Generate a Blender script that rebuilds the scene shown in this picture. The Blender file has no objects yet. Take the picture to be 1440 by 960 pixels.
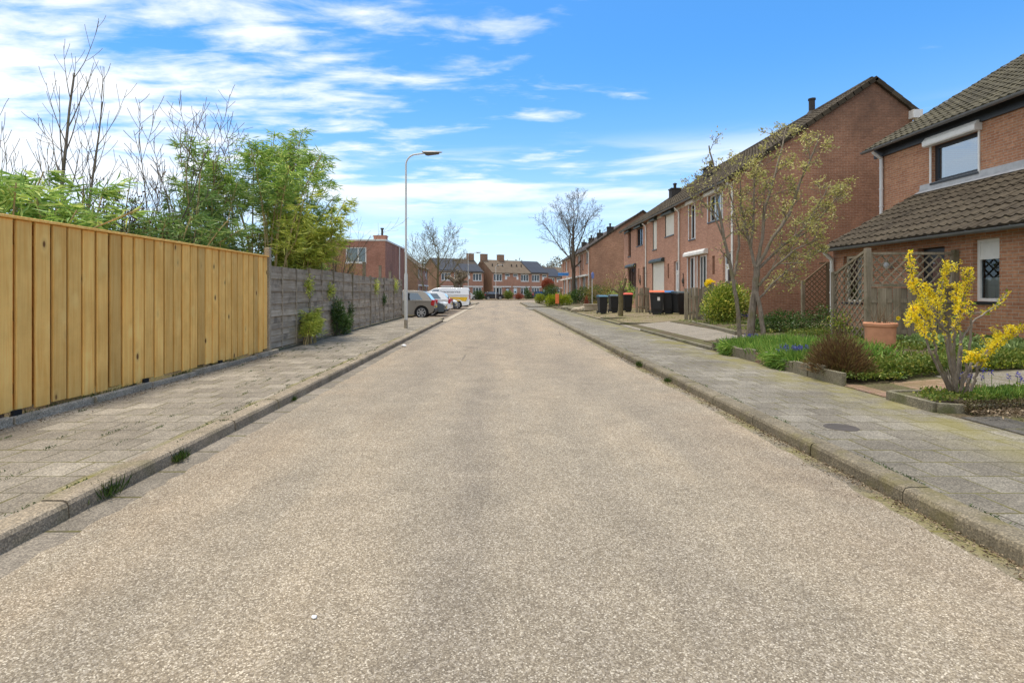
import bpy, bmesh, math, random
import numpy as np
from mathutils import Vector, Matrix, Euler
R = math.radians
scene = bpy.context.scene
col = scene.collection
random.seed(7); rng = np.random.default_rng(7)

# ---------------------------------------------------------------- camera
cd = bpy.data.cameras.new('camera'); cam = bpy.data.objects.new('camera', cd); col.objects.link(cam)
cam.location = (0, 0, 1.3); cam.rotation_euler = (R(90), 0, 0)
cd.sensor_width = 36; cd.sensor_fit = 'HORIZONTAL'; cd.lens = 775/1440*36
cd.shift_x = 0.0125; cd.shift_y = -0.0479; cd.clip_start = 0.05; cd.clip_end = 3000
scene.camera = cam
# ---------------------------------------------------------------- world, sun, exposure
SUN = Vector((-0.13, 0.16, 0.97)).normalized()
sl = bpy.data.lights.new('sun', 'SUN'); so = bpy.data.objects.new('sun', sl); col.objects.link(so)
sl.energy = 2.0; sl.angle = R(14); sl.color = (1.0, 0.92, 0.80)
so.rotation_euler = SUN.to_track_quat('Z', 'Y').to_euler(); so.location = (-20, 10, 60)
scene.view_settings.view_transform = 'Standard'; scene.view_settings.look = 'None'
scene.view_settings.exposure = 1.05; scene.view_settings.gamma = 1.0; scene.view_settings.use_curve_mapping = False
try:
    scene.cycles.max_bounces = 8; scene.cycles.transparent_max_bounces = 12; scene.cycles.use_denoising = True; scene.cycles.denoising_prefilter = 'NONE'; scene.cycles.denoising_input_passes = 'RGB_ALBEDO_NORMAL'; scene.cycles.use_adaptive_sampling = False; scene.cycles.sample_clamp_indirect = 3.0
except Exception: pass

class G:                                   # small node-graph helper
    def __init__(s, nt): s.nt = nt
    def n(s, typ, ins=None, **props):
        nd = s.nt.nodes.new(typ)
        for k, v in props.items(): setattr(nd, k, v)
        for k, v in (ins or {}).items():
            sock = nd.inputs[k]
            if isinstance(v, bpy.types.NodeSocket): s.nt.links.new(v, sock)
            else: sock.default_value = v
        return nd
    def link(s, a, b): s.nt.links.new(a, b)
    def math(s, op, a, b=0.0, c=None, clamp=False):
        nd = s.n('ShaderNodeMath', {0: a, 1: b}, operation=op, use_clamp=clamp)
        if c is not None:
            if isinstance(c, bpy.types.NodeSocket): s.link(c, nd.inputs[2])
            else: nd.inputs[2].default_value = c
        return nd.outputs[0]
    def coord(s, kind='Object'): return s.n('ShaderNodeTexCoord').outputs[kind]
    def map(s, vec, scale=(1, 1, 1), loc=(0, 0, 0), rot=(0, 0, 0)):
        return s.n('ShaderNodeMapping', {'Vector': vec, 'Scale': scale, 'Location': loc, 'Rotation': rot}).outputs[0]
    def noise(s, vec, scale, detail=4, rough=0.55, dist=0.0):
        return s.n('ShaderNodeTexNoise', {'Vector': vec, 'Scale': scale, 'Detail': detail, 'Roughness': rough, 'Distortion': dist}).outputs[0]
    def vor(s, vec, scale, feature='F1', rnd=1.0):
        return s.n('ShaderNodeTexVoronoi', {'Vector': vec, 'Scale': scale, 'Randomness': rnd}, feature=feature)
    def ramp(s, fac, stops, interp='LINEAR'):
        nd = s.n('ShaderNodeValToRGB', {'Fac': fac}); e = nd.color_ramp.elements; nd.color_ramp.interpolation = interp
        while len(e) < len(stops): e.new(0.5)
        for i, (p, c) in enumerate(stops):
            e[i].position = p; e[i].color = (*c, 1) if len(c) == 3 else c
        return nd.outputs[0]
    def rng(s, v, a, b, c=0.0, d=1.0, smooth=True):
        return s.n('ShaderNodeMapRange', {0: v, 1: a, 2: b, 3: c, 4: d}, interpolation_type='SMOOTHSTEP' if smooth else 'LINEAR').outputs[0]
    def mix(s, fac, a, b, mode='MIX'):
        nd = s.n('ShaderNodeMix', {0: fac}, data_type='RGBA', blend_type=mode)
        for i, v in ((6, a), (7, b)):
            if isinstance(v, bpy.types.NodeSocket): s.link(v, nd.inputs[i])
            else: nd.inputs[i].default_value = (*v, 1) if len(v) == 3 else v
        return nd.outputs[2]
    def bump(s, h, strength=0.5, dist=0.01):
        return s.n('ShaderNodeBump', {'Height': h, 'Strength': strength, 'Distance': dist}).outputs[0]
    def sep(s, v): return s.n('ShaderNodeSeparateXYZ', {0: v}).outputs
    def comb(s, x, y, z): return s.n('ShaderNodeCombineXYZ', {0: x, 1: y, 2: z}).outputs[0]
    def grey(s, f): return s.comb(f, f, f)

def build_world():
    w = bpy.data.worlds.new('World'); scene.world = w; w.use_nodes = True
    g = G(w.node_tree); w.node_tree.nodes.clear()
    out = g.n('ShaderNodeOutputWorld'); bg = g.n('ShaderNodeBackground'); g.link(bg.outputs[0], out.inputs[0])
    sky = g.n('ShaderNodeTexSky', sky_type='NISHITA', sun_disc=False)
    sky.sun_elevation = math.asin(SUN.z); sky.sun_rotation = math.atan2(SUN.x, SUN.y)
    sky.air_density = 1.0; sky.dust_density = 0.6; sky.ozone_density = 2.2
    d = g.coord('Generated'); x, y, z = g.sep(d)[0:3]
    zz = g.math('MAXIMUM', z, 0.0)
    base = g.mix(1.0, sky.outputs[0], (0.40, 0.89, 1.24), 'MULTIPLY')
    # pale band over the horizon
    hz = g.math('POWER', g.math('SUBTRACT', 1.0, g.math('MINIMUM', g.math('MULTIPLY', zz, 2.3), 1.0)), 2.6)
    base = g.mix(g.math('MULTIPLY', hz, 0.92), base, (6.5, 6.75, 6.95))
    # cloud sheet: noise on a flat layer high above the street
    k = g.math('ADD', zz, 0.10)
    px = g.math('DIVIDE', x, k); py = g.math('DIVIDE', y, k)
    p = g.comb(px, py, 0.0)
    p1 = g.map(p, scale=(0.85, 1.25, 1), rot=(0, 0, R(-28)), loc=(3.1, 1.4, 0))
    n1 = g.noise(p1, 2.3, 9, 0.55, 0.25)
    n2 = g.noise(g.map(p, scale=(0.7, 1.9, 1), rot=(0, 0, R(-22)), loc=(0.3, 7.0, 0)), 4.2, 7, 0.6, 0.4)
    nn = g.math('ADD', g.math('MULTIPLY', n1, 0.60), g.math('MULTIPLY', n2, 0.40))
    n3 = g.noise(g.map(p, scale=(0.3, 0.8, 1), loc=(9, 2, 0)), 0.9, 3, 0.5)
    # more cloud towards the west (left of the street), clear in the east
    back = g.math('ADD', g.rng(y, 0.15, -0.35, 0, 0.34), g.rng(z, 0.62, 0.85, 0, 0.22))   # unseen cloud added overhead and behind to whiten and brighten the ambient light
    side = g.math('ADD', g.math('MULTIPLY', x, -0.74), g.math('MULTIPLY', g.math('SUBTRACT', 0.34, zz), 0.30))
    cov = g.math('ADD', g.math('ADD', nn, g.math('MULTIPLY', g.math('SUBTRACT', n3, 0.5), 0.30)), g.math('MULTIPLY', side, 0.44))
    cov = g.math('ADD', cov, back)
    a1 = g.rng(cov, 0.535, 0.755)
    # low wisps above the end of the street
    band = g.math('MULTIPLY', g.rng(z, 0.10, 0.19), g.rng(z, 0.28, 0.20))
    nb = g.noise(g.comb(g.math('MULTIPLY', x, 2.2), g.math('MULTIPLY', y, 1.0), g.math('MULTIPLY', z, 17.0)), 1.7, 6, 0.55, 0.3)
    a2 = g.math('MULTIPLY', band, g.rng(nb, 0.42, 0.66, 0, 0.9))
    a = g.math('MAXIMUM', g.math('MULTIPLY', a1, g.rng(z, 0.03, 0.2)), a2)
    shade = g.rng(cov, 0.58, 0.86, 1.0, 0.86)
    cc = g.mix(shade, (5.2, 5.8, 6.5), (6.9, 7.05, 7.2))
    fin = g.mix(g.math('MULTIPLY', a, 0.95), base, cc)
    g.link(fin, bg.inputs[0]); bg.inputs[1].default_value = 0.085
build_world()

# ---------------------------------------------------------------- scene helpers
def tag(o, label=None, cat=None, group=None, kind=None):
    if label: o['label'] = label
    if cat: o['category'] = cat
    if group: o['group'] = group
    if kind: o['kind'] = kind
    return o
def thing(name, label, cat, loc=(0, 0, 0), rz=0.0, group=None):
    o = bpy.data.objects.new(name, None); o.empty_display_size = 0.1; col.objects.link(o)
    o.location = loc; o.rotation_euler = (0, 0, rz)
    return tag(o, label, cat, group)
def link_mesh(name, me, mat, parent=None):
    o = bpy.data.objects.new(name, me); col.objects.link(o)
    if mat is not None and not me.materials:
        for m in (mat if isinstance(mat, (list, tuple)) else [mat]): me.materials.append(m)
    if parent is not None: o.parent = parent
    return o
def copy_tree(o, parent=None):
    c = o.copy(); col.objects.link(c)
    if parent is not None: c.parent = parent
    for ch in [q for q in bpy.data.objects if q.parent is o]: copy_tree(ch, c)
    return c

class MB:                                  # mesh collector
    def __init__(s): s.v = []; s.f = []; s.m = []; s.mi = 0
    def add(s, vs, fs):
        b = len(s.v); s.v += [tuple(p) for p in vs]
        for f in fs: s.f.append(tuple(i + b for i in f)); s.m.append(s.mi)
        return s
    def box(s, x0, x1, y0, y1, z0, z1):
        return s.add([(x0,y0,z0),(x1,y0,z0),(x1,y1,z0),(x0,y1,z0),(x0,y0,z1),(x1,y0,z1),(x1,y1,z1),(x0,y1,z1)],
                     [(0,3,2,1),(4,5,6,7),(0,1,5,4),(1,2,6,5),(2,3,7,6),(3,0,4,7)])
    def obox(s, c, dx, dy, dz, hx, hy, hz):       # oriented box, half sizes
        c = Vector(c); dx = Vector(dx)*hx; dy = Vector(dy)*hy; dz = Vector(dz)*hz
        vs = [c+a*dx+b*dy+e*dz for e in (-1,1) for (a,b) in ((-1,-1),(1,-1),(1,1),(-1,1))]
        return s.add(vs, [(0,3,2,1),(4,5,6,7),(0,1,5,4),(1,2,6,5),(2,3,7,6),(3,0,4,7)])
    def bar(s, a, b, w, t, up=(0, 0, 1)):          # bar from a to b
        a = Vector(a); b = Vector(b); d = (b-a); L = d.length; d.normalize()
        u = Vector(up); sd = d.cross(u)
        if sd.length < 1e-4: sd = Vector((1, 0, 0))
        sd.normalize(); u = sd.cross(d).normalized()
        return s.obox((a+b)/2, d, sd, u, L/2, w/2, t/2)
    def tube(s, pts, rad, n=6, caps=True):
        pts = [Vector(p) for p in pts]; k = len(pts)
        if not hasattr(rad, '__len__'): rad = [rad]*k
        t0 = (pts[1]-pts[0]).normalized(); a = t0.orthogonal().normalized(); vs = []; fs = []
        for i, p in enumerate(pts):
            t = (pts[min(i+1, k-1)]-pts[max(i-1, 0)])
            if t.length < 1e-9: t = t0
            t.normalize(); a = (a - t*a.dot(t))
            if a.length < 1e-6: a = t.orthogonal()
            a.normalize(); b = t.cross(a)
            for j in range(n):
                q = 2*math.pi*j/n; vs.append(p + (a*math.cos(q)+b*math.sin(q))*rad[i])
        for i in range(k-1):
            for j in range(n):
                j2 = (j+1) % n; fs.append((i*n+j, i*n+j2, (i+1)*n+j2, (i+1)*n+j))
        if caps: fs.append(tuple(range(n-1, -1, -1))); fs.append(tuple((k-1)*n+j for j in range(n)))
        return s.add(vs, fs)
    def lathe(s, prof, n=20, c=(0, 0, 0)):         # prof: (r, z) bottom to top
        vs = []; fs = []
        for r, z in prof:
            for j in range(n):
                q = 2*math.pi*j/n; vs.append((c[0]+r*math.cos(q), c[1]+r*math.sin(q), c[2]+z))
        for i in range(len(prof)-1):
            for j in range(n):
                j2 = (j+1) % n; fs.append((i*n+j, i*n+j2, (i+1)*n+j2, (i+1)*n+j))
        return s.add(vs, fs)
    def prism(s, poly, axis, a, b):                # extrude a 2D polygon along axis between a and b
        def P(u, w, t): return {'x': (t, u, w), 'y': (u, t, w), 'z': (u, w, t)}[axis]
        n = len(poly); vs = [P(u, w, a) for u, w in poly]+[P(u, w, b) for u, w in poly]
        fs = [tuple(range(n)), tuple(range(2*n-1, n-1, -1))]+[(i, i+n, (i+1) % n+n, (i+1) % n) for i in range(n)]
        return s.add(vs, fs)
    def build(s, name, mat, parent=None, smooth=False, bevel=0.0, seg=2, recalc=False, uv=True):
        me = bpy.data.meshes.new(name); me.from_pydata(s.v, [], s.f)
        if recalc:
            bm = bmesh.new(); bm.from_mesh(me); bmesh.ops.recalc_face_normals(bm, faces=bm.faces); bm.to_mesh(me); bm.free()
        if max(s.m or [0]) > 0: me.polygons.foreach_set('material_index', s.m)
        if uv: box_uv(me)
        if smooth:
            me.polygons.foreach_set('use_smooth', [True]*len(me.polygons)); me.set_sharp_from_angle(angle=R(38))
        me.update()
        o = link_mesh(name, me, mat, parent)
        if bevel:
            md = o.modifiers.new('bevel', 'BEVEL'); md.width = bevel; md.segments = seg; md.limit_method = 'ANGLE'; md.angle_limit = R(35)
        return o

def box_uv(me):
    nl = len(me.loops)
    if not nl: return
    co = np.empty(len(me.vertices)*3); me.vertices.foreach_get('co', co); co = co.reshape(-1, 3)
    li = np.empty(nl, dtype=np.int32); me.loops.foreach_get('vertex_index', li)
    npol = len(me.polygons); nr = np.empty(npol*3); me.polygons.foreach_get('normal', nr); nr = nr.reshape(-1, 3)
    tot = np.empty(npol, dtype=np.int32); me.polygons.foreach_get('loop_total', tot)
    N = np.repeat(nr, tot, axis=0); C = co[li]
    uv = np.empty((nl, 2)); flat = np.abs(N[:, 2]) > 0.72; ax = np.abs(N[:, 0]) > np.abs(N[:, 1])
    uv[:, 0] = np.where(flat, C[:, 0], np.where(ax, C[:, 1], C[:, 0]))
    uv[:, 1] = np.where(flat, C[:, 1], C[:, 2])
    lay = me.uv_layers.new(name='UVMap'); lay.data.foreach_set('uv', uv.ravel())

def leaves(name, P, D, L, W, mat, parent=None, fold=0.25):     # one mesh of many small pointed leaves
    P = np.asarray(P, float); D = np.asarray(D, float); n = len(P)
    D = D/np.maximum(np.linalg.norm(D, axis=1, keepdims=True), 1e-6)
    L = np.broadcast_to(np.asarray(L, float), (n,))[:, None]; W = np.broadcast_to(np.asarray(W, float), (n,))[:, None]
    S = np.cross(D, rng.normal(size=(n, 3))); S /= np.maximum(np.linalg.norm(S, axis=1, keepdims=True), 1e-6)
    U = np.cross(S, D)
    m = P + D*L*0.45
    V = np.stack([P, m+S*W*0.5+U*W*fold, P+D*L-U*L*0.10, m-S*W*0.5+U*W*fold], axis=1).reshape(-1, 3)
    me = bpy.data.meshes.new(name); me.vertices.add(4*n); me.vertices.foreach_set('co', V.ravel())
    i = np.arange(n)[:, None]*4; F = np.concatenate([i, i+1, i+2, i, i+2, i+3], axis=1).reshape(-1)
    me.loops.add(6*n); me.loops.foreach_set('vertex_index', F.astype(np.int32))
    me.polygons.add(2*n); me.polygons.foreach_set('loop_start', np.arange(0, 6*n, 3, dtype=np.int32))
    me.polygons.foreach_set('loop_total', np.full(2*n, 3, dtype=np.int32)); me.update(calc_edges=True)
    return link_mesh(name, me, mat, parent)

def in_ball(n, c, r, shell=0.35):
    d = rng.normal(size=(n, 3)); d /= np.linalg.norm(d, axis=1, keepdims=True)
    q = rng.random(n)**shell
    return np.asarray(c)+d*q[:, None]*np.asarray(r), d
def gz(x, y=0):                             # height of the front gardens on the right
    t = min(max((x-4.45)/2.8, 0), 1); t = t*t*(3-2*t)
    return 0.104+0.176*t
# ---------------------------------------------------------------- materials
M = {}
def mk(name, fn, rough=0.8, spec=0.3, metal=0.0):
    m = bpy.data.materials.new(name); m.use_nodes = True; g = G(m.node_tree)
    b = m.node_tree.nodes['Principled BSDF']; b.inputs['Roughness'].default_value = rough
    b.inputs['Specular IOR Level'].default_value = spec; b.inputs['Metallic'].default_value = metal
    fn(g, b); M[name] = m; return m
def setc(g, b, c):
    if isinstance(c, bpy.types.NodeSocket): g.link(c, b.inputs['Base Color'])
    else: b.inputs['Base Color'].default_value = (*c, 1)
def nrm(g, b, h, s=0.5, d=0.01): g.link(g.bump(h, s, d), b.inputs['Normal'])
def plain(name, c, rough=0.6, spec=0.4, metal=0.0, var=0.12, scale=6.0, bump=0.0):
    def fn(g, b):
        v = g.coord(); n = g.noise(v, scale, 5, 0.6)
        setc(g, b, g.mix(g.rng(n, 0.3, 0.7), [q*(1-var) for q in c], [min(q*(1+var), 0.95) for q in c]))
        if bump: nrm(g, b, g.noise(v, scale*12, 3), bump, 0.004)
    return mk(name, fn, rough, spec, metal)

def f_asphalt(g, b):
    v = g.coord(); x, y, z = g.sep(v)[0:3]
    vo = g.vor(v, 178.0); cell = g.sep(vo.outputs['Color'])[0]
    vo2 = g.vor(g.map(v, loc=(3.3, 1.7, 0)), 92.0); cell2 = g.sep(vo2.outputs['Color'])[1]
    c = g.ramp(cell, [(0.0, (0.155, 0.127, 0.091)), (0.25, (0.212, 0.175, 0.126)), (0.6, (0.288, 0.243, 0.176)), (0.85, (0.36, 0.31, 0.23)), (1.0, (0.60, 0.54, 0.43))])
    big = g.rng(cell2, 0.80, 0.9); c = g.mix(g.math('MULTIPLY', big, 0.32), c, (0.56, 0.50, 0.41))
    gap = g.rng(vo.outputs['Distance'], 0.45, 0.8, 0.0, 0.4); c = g.mix(gap, c, (0.08, 0.065, 0.052))
    n1 = g.noise(g.map(v, scale=(0.9, 0.16, 1)), 1.0, 5, 0.6); n2 = g.noise(v, 2.4, 6, 0.65)
    c = g.mix(1.0, c, g.ramp(n1, [(0.32, (0.80, 0.80, 0.82)), (0.5, (0.98, 0.97, 0.96)), (0.68, (1.16, 1.11, 1.05))]), 'MULTIPLY')
    c = g.mix(1.0, c, g.ramp(n2, [(0.3, (0.86, 0.86, 0.86)), (0.7, (1.10, 1.10, 1.10))]), 'MULTIPLY')
    st = g.math('MULTIPLY', g.rng(g.noise(g.map(v, loc=(4, 11, 0)), 0.85, 3, 0.5), 0.63, 0.70), 0.28); c = g.mix(st, c, g.mix(1.0, c, (0.62, 0.60, 0.60), 'MULTIPLY'))
    # pinkish fine wear towards the edges and further along
    edge = g.math('MULTIPLY', g.rng(g.math('ABSOLUTE', x), 1.2, 2.3), g.rng(g.noise(v, 0.8, 4), 0.35, 0.62))
    far = g.math('MAXIMUM', g.math('MULTIPLY', edge, 0.75), g.math('MULTIPLY', g.rng(y, 4.0, 14.0), 0.6))
    c = g.mix(far, c, g.mix(1.0, c, (1.10, 1.03, 0.97), 'MULTIPLY'))
    # faint lengthwise seam and mended patch
    sx = g.math('ABSOLUTE', g.math('SUBTRACT', x, g.math('ADD', -0.42, g.math('MULTIPLY', g.noise(v, 0.5, 2), 0.35))))
    seam = g.rng(sx, 0.0, 0.32, 0.30, 0.0); c = g.mix(seam, c, g.mix(1.0, c, (0.76, 0.76, 0.80), 'MULTIPLY'))
    cr = g.vor(g.map(v, scale=(0.35, 0.22, 1), loc=(0.2, 0.4, 0)), 1.0, 'DISTANCE_TO_EDGE').outputs['Distance']
    crd = g.math('ADD', cr, g.math('MULTIPLY', g.math('SUBTRACT', g.noise(v, 9, 4), 0.5), 0.02))
    crk = g.math('MULTIPLY', g.rng(crd, 0.001, 0.007, 1, 0), g.rng(g.noise(v, 0.33, 2), 0.52, 0.6)); c = g.mix(g.math('MULTIPLY', crk, 0.55), c, (0.07, 0.06, 0.05))
    setc(g, b, c)
    h = g.math('ADD', g.math('MULTIPLY', vo.outputs['Distance'], -0.8), g.math('MULTIPLY', cell, 0.35))
    nrm(g, b, h, 0.5, 0.005)
mk('asphalt', f_asphalt, 0.88, 0.25)

def f_tiles(cA, cB, moss, bw=0.3, rh=0.3, mortar=0.006, mosspos=None, off=0.5):
    def fn(g, b):
        v = g.coord(); x, y, z = g.sep(v)[0:3]
        wob = g.math('MULTIPLY', g.math('SUBTRACT', g.noise(v, 1.3, 2), 0.5), 0.03)
        uv = g.comb(g.math('ADD', x, wob), g.math('ADD', y, wob), 0.0)
        br = g.n('ShaderNodeTexBrick', {'Vector': uv, 'Color1': (0, 0, 0, 1), 'Color2': (1, 1, 1, 1), 'Mortar': (0.5, 0.5, 0.5, 1), 'Scale': 1.0,
              'Mortar Size': mortar, 'Mortar Smooth': 0.3, 'Bias': 0.0, 'Brick Width': bw, 'Row Height': rh}, offset=off)
        t = g.sep(br.outputs['Color'])[0]
        c = g.mix(t, cA, cB)
        fine = g.vor(v, 130.0); fc = g.sep(fine.outputs['Color'])[0]
        c = g.mix(1.0, c, g.ramp(fc, [(0, (0.62, 0.61, 0.6)), (0.6, (1.0, 1.0, 1.0)), (1, (1.45, 1.43, 1.38))]), 'MULTIPLY')
        n1 = g.noise(v, 0.9, 6, 0.65); c = g.mix(1.0, c, g.ramp(n1, [(0.3, (0.70, 0.69, 0.67)), (0.7, (1.15, 1.14, 1.12))]), 'MULTIPLY')
        n4 = g.noise(v, 5.0, 6, 0.7); c = g.mix(1.0, c, g.ramp(n4, [(0.3, (0.82, 0.82, 0.82)), (0.7, (1.12, 1.12, 1.12))]), 'MULTIPLY')
        # moss in the joints and in patches
        j = br.outputs['Fac']
        mj = g.rng(g.noise(v, 1.7, 5, 0.6), 0.42, 0.62)
        c = g.mix(g.math('MULTIPLY', j, 0.92), c, g.mix(mj, (0.07, 0.058, 0.04), (0.13, 0.12, 0.035)))
        # widened moss tufts along some joints
        br2 = g.n('ShaderNodeTexBrick', {'Vector': uv, 'Scale': 1.0, 'Mortar Size': 0.018, 'Mortar Smooth': 1.0, 'Brick Width': bw, 'Row Height': rh}, offset=off)
        wide = g.math('MULTIPLY', br2.outputs['Fac'], g.rng(g.noise(g.map(v, loc=(5, 3, 0)), 3.1, 4, 0.6), 0.50, 0.60))
        c = g.mix(g.math('MULTIPLY', wide, 0.75), c, (0.12, 0.105, 0.03))
        if mosspos:
            xm, w = mosspos
            ms = g.math('MULTIPLY', g.rng(g.math('ABSOLUTE', g.math('SUBTRACT', x, xm)), 0.0, w, 1, 0), g.rng(g.noise(v, 1.4, 5, 0.65), 0.38, 0.62))
            c = g.mix(g.math('MULTIPLY', ms, moss), c, (0.20, 0.175, 0.05))
        setc(g, b, c)
        h = g.math('ADD', g.math('MULTIPLY', j, -1.0), g.math('ADD', g.math('MULTIPLY', fc, 0.12), g.math('MULTIPLY', t, 0.5)))
        nrm(g, b, h, 0.6, 0.006)
    return fn
mk('pavement_pale', f_tiles((0.23, 0.20, 0.158), (0.34, 0.30, 0.24), 0.9, mosspos=(-2.655, 0.07)), 0.9, 0.2)
mk('pavement_grey', f_tiles((0.180, 0.162, 0.132), (0.25, 0.23, 0.192), 0.75, mosspos=(4.3, 1.0)), 0.9, 0.2)
mk('paving_dark', f_tiles((0.085, 0.08, 0.072), (0.12, 0.112, 0.10), 0.3), 0.9, 0.2)
mk('paving_pink', f_tiles((0.25, 0.15, 0.12), (0.33, 0.22, 0.18), 0.3, 0.21, 0.105, 0.006, (5.2, 2.2)), 0.9, 0.2)
mk('paving_bay', f_tiles((0.19, 0.15, 0.115), (0.25, 0.20, 0.16), 0.3, 0.21, 0.105, 0.004), 0.9, 0.2)
mk('gutter_stone', f_tiles((0.20, 0.175, 0.14), (0.27, 0.235, 0.19), 0.6, 4.0, 0.50, 0.014, (2.45, 0.3)), 0.9, 0.2)

def f_soil(c1, c2, c3, sc=1.0):
    def fn(g, b):
        v = g.coord(); n1 = g.noise(v, 1.6*sc, 7, 0.65); n2 = g.noise(v, 34*sc, 5, 0.7)
        c = g.mix(g.rng(n1, 0.38, 0.62), c1, c2); c = g.mix(g.rng(n2, 0.45, 0.68), c, c3)
        setc(g, b, c); nrm(g, b, n2, 0.8, 0.02)
    return fn
mk('soil', f_soil((0.085, 0.062, 0.042), (0.10, 0.10, 0.04), (0.17, 0.135, 0.095)), 0.95, 0.1)
mk('mossy_yard', f_soil((0.20, 0.155, 0.105), (0.17, 0.15, 0.065), (0.27, 0.225, 0.16)), 0.95, 0.1)
mk('turf', f_soil((0.085, 0.10, 0.03), (0.12, 0.115, 0.045), (0.15, 0.13, 0.07)), 0.95, 0.1)
mk('gravel', f_soil((0.25, 0.215, 0.17), (0.19, 0.165, 0.13), (0.36, 0.325, 0.27), 1.6), 0.95, 0.15)

def f_concrete(c, moss=(0.15, 0.13, 0.05), amt=0.35):
    def fn(g, b):
        v = g.coord(); n1 = g.noise(v, 2.2, 7, 0.7); fine = g.sep(g.vor(v, 120.0).outputs['Color'])[0]
        cc = g.mix(g.rng(n1, 0.3, 0.7), [q*0.72 for q in c], [q*1.14 for q in c])
        cc = g.mix(1.0, cc, g.ramp(fine, [(0, (0.66, 0.65, 0.63)), (0.6, (1, 1, 1)), (1, (1.5, 1.46, 1.4))]), 'MULTIPLY')
        cc = g.mix(g.math('MULTIPLY', g.rng(g.noise(v, 3.7, 5), 0.5, 0.68), amt), cc, moss)
        setc(g, b, cc); nrm(g, b, g.math('ADD', fine, n1), 0.4, 0.004)
    return fn
mk('kerb_pale', f_concrete((0.285, 0.235, 0.17)), 0.9, 0.2)
mk('kerb_grey', f_concrete((0.185, 0.158, 0.112), amt=0.6), 0.9, 0.2)
mk('concrete', f_concrete((0.40, 0.345, 0.265), amt=0.3), 0.9, 0.2)
mk('mossy_stone', f_concrete((0.20, 0.18, 0.13), (0.10, 0.11, 0.035), 0.8), 0.9, 0.2)

def f_brick(c1, c2, mortar, stain=0.3, stainc=(0.10, 0.065, 0.05), soot=None, bw=0.22, rh=0.0625):
    def fn(g, b):
        uv = g.coord('UV'); v = g.coord()
        br = g.n('ShaderNodeTexBrick', {'Vector': uv, 'Color1': (*c1, 1), 'Color2': (*c2, 1), 'Mortar': (*mortar, 1), 'Scale': 1.0, 'Mortar Size': 0.006,
              'Mortar Smooth': 0.25, 'Bias': -0.1, 'Brick Width': bw, 'Row Height': rh}, offset=0.5)
        c = br.outputs['Color']
        n1 = g.noise(v, 0.7, 6, 0.6); n2 = g.noise(v, 14.0, 4, 0.6)
        c = g.mix(1.0, c, g.ramp(n1, [(0.3, (0.84, 0.83, 0.82)), (0.7, (1.12, 1.12, 1.12))]), 'MULTIPLY')
        c = g.mix(1.0, c, g.ramp(n2, [(0.3, (0.78, 0.78, 0.78)), (0.7, (1.18, 1.18, 1.18))]), 'MULTIPLY')
        x, y, z = g.sep(v)[0:3]
        s = g.rng(g.noise(g.map(v, scale=(1, 1, 0.45)), 0.55, 6, 0.62), 0.46, 0.66)
        c = g.mix(g.math('MULTIPLY', s, stain), c, stainc)
        if soot:                                  # rain-blackened brick high on the gable
            z0, z1, amt = soot
            k = g.math('MULTIPLY', g.rng(g.math('ADD', z, g.math('MULTIPLY', g.noise(v, 1.1, 5), 2.2)), z0, z1), amt)
            c = g.mix(k, c, g.mix(g.rng(g.noise(v, 5, 5), 0.35, 0.7), (0.075, 0.05, 0.04), (0.15, 0.085, 0.06)))
            ef = g.math('MULTIPLY', g.rng(g.noise(g.map(v, loc=(3, 9, 1), scale=(1, 1, 2.2)), 0.9, 6, 0.65), 0.58, 0.72), 0.30)
            c = g.mix(ef, c, (0.34, 0.20, 0.14))
        setc(g, b, c)
        nrm(g, b, g.math('ADD', g.math('MULTIPLY', br.outputs['Fac'], -1.0), g.math('MULTIPLY', n2, 0.5)), 0.55, 0.008)
    return fn
MO = (0.30, 0.245, 0.20)
mk('brick_salmon', f_brick((0.53, 0.290, 0.195), (0.43, 0.215, 0.142), (0.36, 0.26, 0.21), 0.10), 0.9, 0.15)
mk('brick_gable', f_brick((0.48, 0.242, 0.142), (0.365, 0.172, 0.102), (0.50, 0.38, 0.29), 0.30, soot=(6.2, 10.0, 0.75)), 0.9, 0.15)
mk('brick_orange', f_brick((0.49, 0.245, 0.140), (0.375, 0.165, 0.095), (0.44, 0.36, 0.28), 0.10), 0.9, 0.15)
mk('brick_far', f_brick((0.52, 0.265, 0.18), (0.43, 0.20, 0.13), MO, 0.12), 0.9, 0.15)
mk('brick_brown', f_brick((0.33, 0.195, 0.12), (0.25, 0.135, 0.085), MO, 0.3), 0.9, 0.15)
mk('brick_red', f_brick((0.43, 0.200, 0.138), (0.34, 0.148, 0.100), (0.36, 0.25, 0.2), 0.25), 0.9, 0.15)

def f_rooftile(c1, c2, lichen):
    def fn(g, b):
        v = g.coord(); n1 = g.noise(v, 1.1, 6, 0.65); n2 = g.noise(v, 22, 5, 0.7); r = g.n('ShaderNodeNewGeometry').outputs['Random Per Island']
        c = g.mix(g.rng(n1, 0.32, 0.68), c1, c2)
        c = g.mix(1.0, c, g.ramp(n2, [(0.3, (0.66, 0.66, 0.66)), (0.72, (1.35, 1.35, 1.33))]), 'MULTIPLY')
        c = g.mix(1.0, c, g.ramp(r, [(0, (0.78, 0.78, 0.78)), (1, (1.2, 1.2, 1.2))]), 'MULTIPLY')
        l = g.math('MULTIPLY', g.rng(g.noise(v, 9, 6, 0.7), 0.60, 0.70), 0.6); c = g.mix(l, c, lichen)
        setc(g, b, c); nrm(g, b, n2, 0.4, 0.006)
    return fn
mk('roof_brown', f_rooftile((0.052, 0.040, 0.027), (0.078, 0.062, 0.042), (0.13, 0.11, 0.07)), 0.85, 0.2)
mk('roof_olive', f_rooftile((0.060, 0.052, 0.033), (0.092, 0.081, 0.050), (0.15, 0.14, 0.075)), 0.85, 0.25)
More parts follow.
